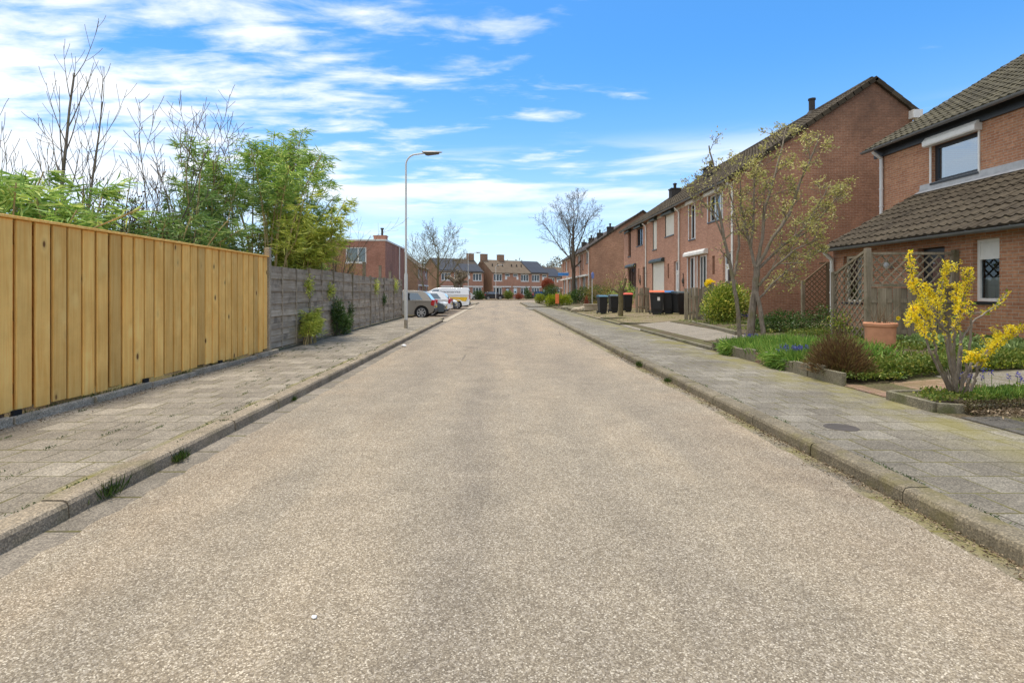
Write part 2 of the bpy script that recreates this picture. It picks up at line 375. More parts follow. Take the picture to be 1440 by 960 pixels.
mk('roof_dark', f_rooftile((0.055, 0.045, 0.038), (0.085, 0.068, 0.055), (0.13, 0.11, 0.08)), 0.85, 0.25)
def f_farroof(g, b):
    v = g.coord(); x, y, z = g.sep(v)[0:3]
    w = g.n('ShaderNodeTexWave', {'Vector': g.coord('UV'), 'Scale': 1.05, 'Distortion': 0.4}, bands_direction='Y').outputs[1]
    c = g.mix(g.rng(g.noise(v, 1.3, 6, 0.7), 0.3, 0.7), (0.125, 0.094, 0.067), (0.18, 0.138, 0.098)); c = g.mix(g.math('MULTIPLY', w, 0.35), c, (0.12, 0.09, 0.06))
    setc(g, b, c)
mk('roof_tan', f_farroof, 0.9, 0.2)
def f_solar(g, b):
    br = g.n('ShaderNodeTexBrick', {'Vector': g.coord('UV'), 'Color1': (0.045, 0.05, 0.062, 1), 'Color2': (0.055, 0.06, 0.072, 1), 'Mortar': (0.02, 0.02, 0.025, 1),
          'Scale': 1.0, 'Mortar Size': 0.02, 'Brick Width': 1.0, 'Row Height': 1.4}, offset=0.0)
    setc(g, b, br.outputs['Color'])
mk('solar', f_solar, 0.6, 0.25)

def f_wood(c1, c2, knot=0.0, grain=(26, 26, 1.1), dark=None, isl=0.22):
    def fn(g, b):
        v = g.coord(); r = g.n('ShaderNodeNewGeometry').outputs['Random Per Island']
        vv = g.n('ShaderNodeVectorMath', {0: v, 1: g.comb(g.math('MULTIPLY', r, 13.0), g.math('MULTIPLY', r, 7.0), g.math('MULTIPLY', r, 31.0))}, operation='ADD').outputs[0]
        kn = g.vor(g.map(vv, scale=(5.0, 5.0, 2.6)), 1.0); kd = kn.outputs['Distance']
        warp = g.math('MULTIPLY', g.rng(kd, 0.0, 0.35, 1, 0), 0.35 if knot else 0.0)
        gv = g.map(vv, scale=grain); gn = g.noise(gv, 1.0, 6, 0.65, 0.6); gn = g.math('ADD', gn, warp)
        c = g.mix(g.rng(gn, 0.3, 0.72), c1, c2)
        c = g.mix(1.0, c, g.ramp(r, [(0, (1-isl, 1-isl, 1-isl*0.9)), (1, (1+isl*0.6,)*3)]), 'MULTIPLY')
        c = g.mix(1.0, c, g.ramp(g.noise(vv, 2.3, 5, 0.6), [(0.3, (0.86, 0.83, 0.78)), (0.7, (1.08, 1.08, 1.08))]), 'MULTIPLY')
        if knot:
            on = g.rng(g.sep(kn.outputs['Color'])[0], 0.58, 0.62)
            c = g.mix(g.math('MULTIPLY', g.math('MULTIPLY', g.rng(kd, 0.08, 0.24, 1, 0), on), 0.38), c, (0.42, 0.20, 0.055))
            c = g.mix(g.math('MULTIPLY', g.math('MULTIPLY', g.rng(kd, 0.07, 0.12, 1, 0), on), knot), c, (0.15, 0.062, 0.018))
        if dark: c = g.mix(g.math('MULTIPLY', g.rng(g.noise(vv, 1.6, 6, 0.7), 0.48, 0.68), 0.75), c, dark)
        setc(g, b, c); nrm(g, b, gn, 0.35, 0.004)
    return fn
mk('wood_new', f_wood((0.85, 0.465, 0.115), (0.95, 0.62, 0.20), 0.95, isl=0.24), 0.7, 0.25)
mk('wood_grey', f_wood((0.33, 0.275, 0.20), (0.54, 0.465, 0.36), 0.0, (26, 1.1, 26), (0.13, 0.11, 0.085), 0.22), 0.9, 0.15)
mk('wood_mossy', f_wood((0.23, 0.19, 0.135), (0.36, 0.31, 0.235), 0.0, dark=(0.115, 0.11, 0.06), isl=0.25), 0.9, 0.15)
mk('wood_brown', f_wood((0.135, 0.10, 0.062), (0.20, 0.155, 0.10), 0.0, isl=0.15), 0.9, 0.15)
def f_bark(c1, c2, moss):
    def fn(g, b):
        v = g.coord(); n = g.noise(g.map(v, scale=(1, 1, 0.35)), 22, 6, 0.7); c = g.mix(g.rng(n, 0.35, 0.65), c1, c2)
        c = g.mix(g.math('MULTIPLY', g.rng(g.noise(v, 4, 5), 0.5, 0.68), 0.7), c, moss); setc(g, b, c); nrm(g, b, n, 0.7, 0.01)
    return fn
mk('bark_grey', f_bark((0.16, 0.13, 0.10), (0.27, 0.225, 0.18), (0.17, 0.155, 0.07)), 0.95, 0.1)
mk('bark_dark', f_bark((0.085, 0.068, 0.055), (0.15, 0.125, 0.10), (0.13, 0.115, 0.06)), 0.95, 0.1)
mk('bark_mossy', f_bark((0.12, 0.10, 0.055), (0.19, 0.155, 0.09), (0.15, 0.14, 0.035)), 0.95, 0.1)
mk('cane', f_bark((0.36, 0.25, 0.11), (0.46, 0.35, 0.17), (0.26, 0.25, 0.09)), 0.7, 0.3)
mk('twig', f_bark((0.17, 0.12, 0.075), (0.26, 0.19, 0.12), (0.2, 0.14, 0.08)), 0.95, 0.1)

def leafmat(name, c1, c2, c3=None, transl=0.35, rough=0.5):
    m = bpy.data.materials.new(name); m.use_nodes = True; g = G(m.node_tree); nt = m.node_tree
    b = nt.nodes['Principled BSDF']; out = nt.nodes['Material Output']
    r = g.n('ShaderNodeNewGeometry').outputs['Random Per Island']
    st = [(0.0, c1), (0.7, c2), (1.0, c3 or c2)]; c = g.ramp(r, st)
    c = g.mix(1.0, c, g.ramp(g.noise(g.coord(), 2.2, 3), [(0.3, (0.72, 0.74, 0.7)), (0.7, (1.2, 1.18, 1.15))]), 'MULTIPLY')
    g.link(c, b.inputs['Base Color']); b.inputs['Roughness'].default_value = rough; b.inputs['Specular IOR Level'].default_value = 0.3
    t = g.n('ShaderNodeBsdfTranslucent', {'Color': c}); mx = g.n('ShaderNodeMixShader', {0: transl}); g.link(b.outputs[0], mx.inputs[1]); g.link(t.outputs[0], mx.inputs[2])
    g.link(mx.outputs[0], out.inputs[0]); M[name] = m
leafmat('leaf_bamboo', (0.170, 0.306, 0.058), (0.367, 0.536, 0.115), (0.737, 0.804, 0.227))
leafmat('leaf_bamboo_dark', (0.100, 0.194, 0.043), (0.198, 0.318, 0.078), (0.370, 0.454, 0.136))
leafmat('leaf_bamboo_gold', (0.301, 0.385, 0.062), (0.603, 0.651, 0.110), (0.950, 0.950, 0.250))
leafmat('leaf_yellowish', (0.200, 0.170, 0.035), (0.300, 0.250, 0.060), (0.360, 0.240, 0.090))
leafmat('leaf_red', (0.075, 0.030, 0.018), (0.100, 0.070, 0.028), (0.090, 0.120, 0.030))
leafmat('leaf_redball', (0.240, 0.055, 0.030), (0.340, 0.090, 0.045), (0.380, 0.140, 0.060))
leafmat('leaf_bud', (0.420, 0.400, 0.110), (0.550, 0.500, 0.170), (0.700, 0.640, 0.320))
leafmat('leaf_evergreen', (0.039, 0.085, 0.019), (0.078, 0.143, 0.029), (0.130, 0.195, 0.046), 0.2, 0.35)
leafmat('leaf_variegated', (0.137, 0.217, 0.029), (0.273, 0.344, 0.043), (0.846, 0.739, 0.157), 0.25, 0.4)
leafmat('leaf_lime', (0.160, 0.230, 0.015), (0.300, 0.360, 0.020), (0.550, 0.520, 0.030))
leafmat('leaf_bulb', (0.124, 0.260, 0.045), (0.248, 0.409, 0.071), (0.471, 0.576, 0.128))
leafmat('leaf_cover', (0.103, 0.168, 0.023), (0.187, 0.244, 0.043), (0.374, 0.355, 0.078))
leafmat('leaf_fern', (0.136, 0.218, 0.071), (0.254, 0.343, 0.117), (0.351, 0.437, 0.188))
leafmat('heather', (0.130, 0.072, 0.036), (0.234, 0.137, 0.065), (0.286, 0.247, 0.078), 0.15)
leafmat('leaf_grass', (0.035, 0.075, 0.012), (0.070, 0.120, 0.020), (0.140, 0.170, 0.050), 0.2)
leafmat('brown_creeper', (0.075, 0.055, 0.025), (0.120, 0.085, 0.040), (0.130, 0.140, 0.040), 0.15)
leafmat('litter_leaf', (0.110, 0.075, 0.045), (0.220, 0.160, 0.100), (0.420, 0.330, 0.220), 0.1)
leafmat('flower_yellow', (0.880, 0.630, 0.010), (0.950, 0.780, 0.025), (0.950, 0.880, 0.140), 0.35)
leafmat('flower_blue', (0.060, 0.055, 0.300), (0.100, 0.090, 0.450), (0.200, 0.180, 0.550), 0.2)
leafmat('flower_white', (0.700, 0.700, 0.680), (0.800, 0.800, 0.780), None, 0.2)
leafmat('twig_far', (0.130, 0.115, 0.085), (0.190, 0.165, 0.120), (0.200, 0.200, 0.100), 0.1)

plain('white_paint', (0.76, 0.75, 0.72), 0.45, 0.4, var=0.05)
plain('white_worn', (0.70, 0.68, 0.63), 0.6, 0.3, var=0.09)
plain('cream', (0.66, 0.60, 0.49), 0.6, 0.3, var=0.05)
plain('cream_shutter', (0.70, 0.65, 0.55), 0.55, 0.3, var=0.04)
plain('dark_frame', (0.022, 0.026, 0.032), 0.4, 0.5)
plain('dark_green', (0.035, 0.048, 0.042), 0.4, 0.5)
plain('brown_frame', (0.11, 0.055, 0.035), 0.5, 0.4)
plain('black_door', (0.018, 0.018, 0.02), 0.35, 0.5)
plain('zinc', (0.20, 0.21, 0.22), 0.45, 0.5, 0.5)
plain('lead', (0.42, 0.42, 0.42), 0.6, 0.4)
plain('pvc_grey', (0.62, 0.62, 0.62), 0.5, 0.4, var=0.04)
plain('chimney_dark', (0.055, 0.05, 0.047), 0.85, 0.2)
plain('curtain', (0.78, 0.76, 0.72), 0.9, 0.1, var=0.04)
plain('room_dark', (0.05, 0.045, 0.04), 0.95, 0.1)
plain('lamp_post', (0.60, 0.60, 0.57), 0.55, 0.4, var=0.06)
plain('lamp_head', (0.30, 0.29, 0.28), 0.5, 0.4)
plain('lamp_dark', (0.09, 0.075, 0.06), 0.5, 0.4)
plain('diffuser', (0.72, 0.74, 0.74), 0.25, 0.5)
plain('bin_black', (0.018, 0.019, 0.021), 0.45, 0.4, bump=0.1)
plain('bin_orange', (0.62, 0.13, 0.045), 0.5, 0.4)
plain('bin_red', (0.55, 0.085, 0.05), 0.5, 0.4)
plain('bin_blue', (0.03, 0.16, 0.42), 0.5, 0.4)
plain('bin_teal', (0.045, 0.13, 0.19), 0.5, 0.4)
plain('bin_grey', (0.06, 0.085, 0.10), 0.5, 0.4)
plain('rubber', (0.02, 0.02, 0.02), 0.8, 0.2)
plain('alloy', (0.55, 0.55, 0.56), 0.3, 0.5, 0.7)
plain('terracotta', (0.60, 0.285, 0.165), 0.85, 0.2, var=0.16, scale=4, bump=0.1)
plain('sign_blue', (0.03, 0.20, 0.55), 0.4, 0.5)
plain('sign_violet', (0.12, 0.16, 0.48), 0.4, 0.5)
plain('orange_panel', (0.80, 0.20, 0.06), 0.5, 0.4)
plain('iron', (0.085, 0.072, 0.06), 0.7, 0.4, 0.3, bump=0.3)
plain('paper', (0.8, 0.79, 0.77), 0.9, 0.1)
plain('plate_yellow', (0.75, 0.55, 0.04), 0.4, 0.5)
plain('tail_red', (0.42, 0.02, 0.025), 0.2, 0.6)
plain('head_glass', (0.75, 0.80, 0.82), 0.12, 0.7)
plain('trim_black', (0.025, 0.026, 0.028), 0.55, 0.4)
plain('van_yellow', (0.82, 0.50, 0.02), 0.4, 0.5)
plain('van_green', (0.10, 0.20, 0.06), 0.4, 0.5)
plain('letter_grey', (0.10, 0.11, 0.14), 0.5, 0.4)
def carpaint(name, c, metal=0.0):
    def fn(g, b):
        setc(g, b, c); b.inputs['Coat Weight'].default_value = 0.8; b.inputs['Coat Roughness'].default_value = 0.06
    return mk(name, fn, 0.4, 0.5, metal)
carpaint('paint_beige', (0.27, 0.24, 0.205), 0.45); carpaint('paint_white', (0.80, 0.81, 0.83)); carpaint('paint_slate', (0.10, 0.125, 0.14), 0.4)
carpaint('paint_navy', (0.03, 0.04, 0.055), 0.3); carpaint('paint_black', (0.02, 0.021, 0.024), 0.2)
def glass(name, tint, refl=0.10):
    m = bpy.data.materials.new(name); m.use_nodes = True; g = G(m.node_tree); m.node_tree.nodes.clear()
    out = g.n('ShaderNodeOutputMaterial'); t = g.n('ShaderNodeBsdfTransparent', {'Color': (*tint, 1)}); gl = g.n('ShaderNodeBsdfGlossy', {'Color': (0.72, 0.86, 1, 1), 'Roughness': 0.02})
    f = g.math('ADD', g.n('ShaderNodeFresnel', {'IOR': 1.5}).outputs[0], refl, clamp=True)
    mx = g.n('ShaderNodeMixShader', {0: f}); g.link(t.outputs[0], mx.inputs[1]); g.link(gl.outputs[0], mx.inputs[2]); g.link(mx.outputs[0], out.inputs[0]); M[name] = m
glass('glass', (0.62, 0.66, 0.66), 0.03); glass('glass_mirror', (0.40, 0.46, 0.48), 0.34); glass('glass_car', (0.10, 0.13, 0.14), 0.16)
# ---------------------------------------------------------------- the setting
def sheet(name, x0, x1, y0, y1, z, mat, nx=1, ny=1, zf=None, jit=0.0, kind='structure'):
    mb = MB(); vs = []
    for j in range(ny+1):
        for i in range(nx+1):
            x = x0+(x1-x0)*i/nx; y = y0+(y1-y0)*j/ny
            if jit and i in (0, nx): x += random.uniform(-jit, jit)
            vs.append((x, y, (zf(x, y) if zf else 0)+z))
    mb.add(vs, [(j*(nx+1)+i, j*(nx+1)+i+1, (j+1)*(nx+1)+i+1, (j+1)*(nx+1)+i) for j in range(ny) for i in range(nx)])
    if zf:                                  # turned-down rim so the sheet has no open edge
        w = nx+1; rim = [i for i in range(w)]+[j*w+nx for j in range(1, ny+1)]+[ny*w+i for i in range(nx-1, -1, -1)]+[j*w for j in range(ny-1, 0, -1)]
        k = len(rim); mb.add([vs[i] for i in rim]+[(vs[i][0], vs[i][1], vs[i][2]-.08) for i in rim], [(i, i+k, (i+1) % k+k, (i+1) % k) for i in range(k)])
    o = mb.build(name, M[mat]); o['kind'] = kind; return o
sheet('ground', -900, 900, -60, 1400, -0.06, 'turf')
sheet('gutter', -2.475, 2.475, -8, 67, 0.0, 'gutter_stone', 1, 20)
sheet('road', -2.27, 2.33, -8, 67.2, 0.007, 'asphalt', 1, 700, jit=0.022)
sheet('cross_road', -70, 80, 67.2, 88, 0.007, 'asphalt', 1, 1)
mb = MB(); mb.box(-4.5, -2.636, -8, 26.3, -0.05, 0.10); o = mb.build('pavement', M['pavement_pale']); o['kind'] = 'structure'
mb = MB(); mb.box(2.634, 4.415, -8, 40.2, -0.05, 0.10); mb.box(2.634, 4.2, 47.5, 66.4, -0.05, 0.10); o = mb.build('pavement', M['pavement_grey']); o['kind'] = 'structure'
sheet('side_path', 2.2, 9.0, 40.21, 47.49, 0.03, 'pavement_grey')
sheet('parking_bay', -9.0, -2.28, 26.31, 57, 0.004, 'paving_bay', 1, 40, jit=0.01)
mb = MB(); mb.box(-9, -2.64, 57.01, 66.9, -0.05, 0.10); o = mb.build('pavement', M['pavement_pale']); o['kind'] = 'structure'
mb = MB(); mb.box(-70, 80, 88.01, 91, -0.05, 0.08); o = mb.build('pavement', M['paving_bay']); o['kind'] = 'structure'
sheet('backyard_ground', -60, -4.52, -8, 95, 0.08, 'soil')
sheet('garden_ground', 4.395, 60, -8, 66.8, 0.0, 'soil', 60, 60, zf=gz)
sheet('garden_ground', -70, 80, 91.01, 200, 0.06, 'mossy_yard')
# kerbs: one-metre stones
def kerb(side, y0, y1, mat, zt=0.104):
    mb = MB(); y = y0
    while y < y1-0.05:
        L = min(1.0, y1-y); dz = random.uniform(-0.003, 0.004); dx = random.uniform(-0.004, 0.004)
        pr = [(2.632, -0.12), (2.632, zt+dz), (2.51, zt+dz), (2.488, zt-0.008+dz), (2.476, zt-0.03+dz), (2.462, -0.12)]
        pr = [((q+dx)*side, z) for q, z in pr]
        if side < 0: pr = pr[::-1]
        mb.prism(pr, 'y', y+0.006, y+L-0.006); y += L
    o = mb.build('kerb', M[mat], smooth=False, recalc=True); o['kind'] = 'structure'
kerb(-1, -7.83, 24.3, 'kerb_pale'); kerb(1, -7.62, 40.2, 'kerb_grey'); kerb(1, 47.5, 66.4, 'kerb_grey'); kerb(-1, 57, 66.8, 'kerb_pale')
mb = MB(); mb.box(-2.62, -2.30, 24.35, 57, -0.05, 0.016); o = mb.build('kerb', M['concrete']); o['kind'] = 'structure'
# broken concrete edging under the new fence
mb = MB(); y = -2.0
while y < 10.6:
    a = random.uniform(-0.012, 0.012); b_ = random.uniform(-0.012, 0.012); h = random.uniform(0.155, 0.178)
    mb.add([(-4.45+a, y+.005, 0), (-4.385+a, y+.005, 0), (-4.385+b_, y+.99, 0), (-4.45+b_, y+.99, 0), (-4.45+a, y+.005, h), (-4.39+a, y+.005, h-.006), (-4.39+b_, y+.99, h-.006), (-4.45+b_, y+.99, h)],
           [(0,3,2,1),(4,5,6,7),(0,1,5,4),(1,2,6,5),(2,3,7,6),(3,0,4,7)]); y += 1.0
o = mb.build('edging_kerb', M['concrete'], bevel=0.006); o['kind'] = 'structure'
mb = MB(); mb.box(-4.64, -4.57, 10.9, 26.3, 0.0, 0.135); o = mb.build('edging_kerb', M['mossy_stone'], bevel=0.006); o['kind'] = 'structure'
# front gardens on the right: drives, paths, yards
def gsheet(name, x0, x1, y0, y1, mat, dz=0.008): return sheet(name, x0, x1, y0, y1, dz, mat, 10, 4, zf=gz)
gsheet('driveway', 4.40, 6.25, 11.42, 20.2, 'gravel')
gsheet('yard', 4.40, 8.70, 20.35, 24.2, 'mossy_yard'); gsheet('yard', 4.40, 8.70, 24.35, 39.5, 'mossy_yard', 0.010)
gsheet('garden_path', 4.40, 5.75, 6.25, 7.12, 'paving_pink'); gsheet('garden_path', 5.76, 9.1, 6.35, 7.3, 'pavement_grey', 0.01)
gsheet('driveway', 4.40, 9.1, -7, 5.25, 'paving_dark')
mb = MB()
mb.box(4.40, 4.48, 11.45, 17.2, 0.0, 0.165); mb.box(4.40, 4.46, 20.3, 24.2, 0, .16); mb.box(4.46, 7.0, 20.25, 20.33, 0, .19); mb.box(4.40, 4.46, 24.4, 40.1, 0, .15)
mb.box(4.46, 6.8, 24.24, 24.33, 0, .2)
o = mb.build('edging_kerb', M['mossy_stone'], bevel=0.008); o['kind'] = 'structure'

# ---------------------------------------------------------------- house building
def wall_grid(mb, P, d, x0, x1, z0, z1, ops, rev, nrm_in):
    P = Vector(P); d = Vector(d); up = Vector((0, 0, 1)); nin = Vector(nrm_in)
    xs = sorted({x0, x1} | {o[0] for o in ops} | {o[1] for o in ops}); zs = sorted({z0, z1} | {o[2] for o in ops} | {o[3] for o in ops})
    for a, b in zip(xs, xs[1:]):
        for c, e in zip(zs, zs[1:]):
            mx, mz = (a+b)/2, (c+e)/2
            if any(o[0] < mx < o[1] and o[2] < mz < o[3] for o in ops): continue
            mb.add([P+d*a+up*c, P+d*b+up*c, P+d*b+up*e, P+d*a+up*e], [(0, 1, 2, 3)])
    for o in ops:
        a, b, c, e = o[:4]; q = nin*rev
        A, B, C, D = P+d*a+up*c, P+d*b+up*c, P+d*b+up*e, P+d*a+up*e
        for u, w in ((A, B), (B, C), (C, D), (D, A)): mb.add([u, w, w+q, u+q], [(0, 1, 2, 3)])

def tile_field(mb, x0, x1, y0, z0, y1, z1, tw=0.3, ex=0.335, res=7, amp=0.032):
    L = math.hypot(y1-y0, z1-z0); sy, sz = (y1-y0)/L, (z1-z0)/L; ny, nz = -sz*(1 if sy > 0 else -1), abs(sy)
    nc = max(1, round((x1-x0)/tw)); tw = (x1-x0)/nc; nr = max(1, round(L/ex)); ex = L/nr
    fr = [i/res for i in range(res+1)]
    hp = [amp*max(0.0, math.sin(math.pi*(f-0.52)/0.48)) if f > 0.52 else -0.008*math.sin(math.pi*f/0.52) for f in fr]
    for j in range(nr):
        for k in range(nc):
            xo = x0+k*tw; e = random.uniform(-0.006, 0.006); vs = []
            for (t, off) in ((j*ex-0.02, 0.012), (j*ex-0.02, 0.046), (j*ex+ex+0.02, 0.012)):
                for f, h in zip(fr, hp):
                    o = off+h+e; o = o if off > 0.02 or t > j*ex else off
                    vs.append((xo+f*tw*1.03, y0+sy*t+ny*o, z0+sz*t+nz*o))
            n = res+1; fs = []
            for i in range(res): fs += [(i, i+1, n+i+1, n+i), (n+i, n+i+1, 2*n+i+1, 2*n+i)]
            mb.add(vs, fs)

def win(parent, x0, x1, z0, z1, frame='white_paint', splits=(), rev=0.09, curtain=None, box=None, sill='dark_frame', gl='glass', rails=None, transom=None, y0=0.0, fw=0.055, panel=None, detail=True):
    ya = y0+rev; yb = ya+0.06; m = MB()
    m.box(x0, x0+fw, ya, yb, z0, z1); m.box(x1-fw, x1, ya, yb, z0, z1); m.box(x0+fw, x1-fw, ya, yb, z0, z0+fw); m.box(x0+fw, x1-fw, ya, yb, z1-fw, z1)
    for s in splits:
        c = x0+(x1-x0)*s; m.box(c-fw*0.55, c+fw*0.55, ya+0.004, yb-0.004, z0+fw, z1-fw)
    if transom:
        zt = z0+(z1-z0)*transom; m.box(x0+fw, x1-fw, ya+0.008, yb-0.008, zt-0.03, zt+0.03)
    w = m.build('window', M[frame], parent)
    p = MB(); p.add([(x0+.02, ya+0.035, z0+.02), (x1-.02, ya+0.035, z0+.02), (x1-.02, ya+0.035, z1-.02), (x0+.02, ya+0.035, z1-.02)], [(0, 1, 2, 3)]); p.build('pane', M[gl], w)
    if panel:
        p = MB(); p.box(x0+fw+.002, x1-fw-.002, ya+.012, ya+.03, z0+(z1-z0)*panel[0], z1-fw-.002); p.build('panel', M[panel[1]], w)
    if curtain:
        for (a, b, c, e) in curtain:
            q = MB(); n = max(6, int((b-a)*(x1-x0)*22)); vs = []
            for i in range(n+1):
                xx = x0+(x1-x0)*(a+(b-a)*i/n); yy = yb+0.08+0.022*math.sin(i*1.9)
                vs += [(xx, yy, z0+(z1-z0)*c), (xx, yy, z0+(z1-z0)*e)]
            q.add(vs, [(2*i, 2*i+2, 2*i+3, 2*i+1) for i in range(n)]); q.build('curtain', M['curtain'], w)
    if sill:
        q = MB(); q.box(x0-.03, x1+.03, y0-.04, ya-.002, z0-.055, z0-.003); q.build('sill', M[sill], w)
    if box:
        mat, h, d, ov = box; q = MB(); zt = z1+h
        q.prism([(y0-d, z1+.02), (y0-d, z1+h*0.55), (y0-d*0.55, zt), (y0-.002, zt), (y0-.002, z1-.01), (y0-d+.02, z1-.01)], 'x', x0-ov, x1+ov)
        q.build('shutter_box', M[mat], w, recalc=True)
    if rails:
        for xx in (x0-.05, x1+.005): q = MB(); q.box(xx, xx+.045, y0-.028, y0-.002, z0-.04, z1-.012); q.build('guide_rail', M[rails], w)
    return w
def shutter(parent, x0, x1, z0, z1, mat='cream_shutter', box=None, rev=0.05, frame='dark_green'):
    m = MB(); n = int((z1-z0)/0.05)
    for i in range(n):
        za = z0+(z1-z0)*i/n; zb = z0+(z1-z0)*(i+1)/n; m.add([(x0+.03, rev, za), (x1-.03, rev, za), (x1-.03, rev-.008, (za+zb)/2), (x0+.03, rev-.008, (za+zb)/2), (x1-.03, rev, zb), (x0+.03, rev, zb)], [(0, 1, 2, 3), (3, 2, 4, 5)])
    s = m.build('roller_shutter', M[mat], parent)
    q = MB(); q.box(x0, x0+.03, rev-.03, rev+.03, z0, z1); q.build('guide_rail', M[frame], s); q = MB(); q.box(x1-.03, x1, rev-.03, rev+.03, z0, z1); q.build('guide_rail', M[frame], s); q = MB(); q.box(x0-.03, x1+.03, -.04, rev, z0-.05, z0-.002); q.build('sill', M[frame], s)
    if box:
        bm_, h, d, ov = box; q = MB(); zt = z1+h
        q.prism([(-d, z1+.02), (-d, z1+h*.55), (-d*.55, zt), (-.002, zt), (-.002, z1-.01), (-d+.02, z1-.01)], 'x', x0-ov, x1+ov); q.build('shutter_box', M[bm_], s, recalc=True)
def door(parent, x0, x1, z0, z1, leaf='white_paint', frame='white_paint', glass_top=True, rev=0.09, light=None):
    ya = rev; m = MB(); f = 0.06; zt = min(z0+2.05, z1-f)
    m.box(x0, x0+f, ya, ya+.07, z0, z1); m.box(x1-f, x1, ya, ya+.07, z0, z1); m.box(x0+f, x1-f, ya, ya+.07, z1-f, z1)
    if z1-zt > 0.2: m.box(x0+f, x1-f, ya, ya+.07, zt, zt+f)
    d = m.build('door', M[frame], parent)
    q = MB(); a, b = x0+f, x1-f; gz0 = z0+1.15
    if glass_top:
        q.box(a, a+.12, ya+.02, ya+.06, z0+.01, zt); q.box(b-.12, b, ya+.02, ya+.06, z0+.01, zt); q.box(a+.12, b-.12, ya+.02, ya+.06, z0+.01, gz0); q.box(a+.12, b-.12, ya+.02, ya+.06, zt-.15, zt)
    else: q.box(a, b, ya+.02, ya+.06, z0+.01, zt)
    q.build('leaf', M[leaf], d)
    p = MB()
    if glass_top: p.box(a+.1, b-.1, ya+.035, ya+.042, gz0, zt-.1)
    if z1-zt > 0.2: p.box(a, b, ya+.03, ya+.038, zt+f, z1-f)
    if p.v: p.build('pane', M['glass_mirror'], d)
    h = MB(); h.bar((b-.07, ya-.02, z0+1.0), (b-.07, ya-.02, z0+1.14), .02, .02); h.build('handle', M['zinc'], d)

def chimney(parent, x, y, z0, z1, w=0.5, mat='chimney_dark', pot=0.25, d=None):
    d = d or w; m = MB(); m.box(x-w/2, x+w/2, y-d/2, y+d/2, z0, z1); m.box(x-w/2-.04, x+w/2+.04, y-d/2-.04, y+d/2+.04, z1+.001, z1+.07)
    c = m.build('chimney', M[mat], parent)
    if pot:
        q = MB(); q.lathe([(.09, 0), (.09, pot), (.13, pot+.01), (.13, pot+.07), (.05, pot+.12), (0.0, pot+.12)], 10, (x, y, z1+.071)); q.build('chimney_pot', M['chimney_dark'], c, smooth=True)
def gutter(parent, x0, x1, y, z, mat='zinc', r=0.06):
    m = MB(); n = 8; vs = []
    prof = [(y+r*math.cos(math.pi+math.pi*i/n), z+r*math.sin(math.pi+math.pi*i/n)) for i in range(n+1)]
    prof2 = [(y+(r-.012)*math.cos(math.pi+math.pi*i/n), z+(r-.012)*math.sin(math.pi+math.pi*i/n)) for i in range(n, -1, -1)]
    m.prism(prof+prof2, 'x', x0, x1)
    for k in range(int((x1-x0)/0.9)): m.box(x0+.4+k*.9, x0+.42+k*.9, y-r-.006, y+r, z-.001, z+.007)
    return m.build('gutter', M[mat], parent, smooth=True, recalc=True)
def downpipe(parent, x, y, z0, z1, mat='white_worn', r=0.045, top=None):
    m = MB(); pts = [(x, y, z0), (x, y, z1-.22)]
    pts += [(x, y, z1-.2), (x, top if top is not None else y, z1-.02), (x, top if top is not None else y, z1)]
    m.tube(pts, r, 10)
    for zz in (z0+.6, (z0+z1)/2, z1-.5): m.tube([(x, y, zz), (x, y, zz+.04)], r+.012, 10)
    return m.build('downpipe', M[mat], parent, smooth=True)

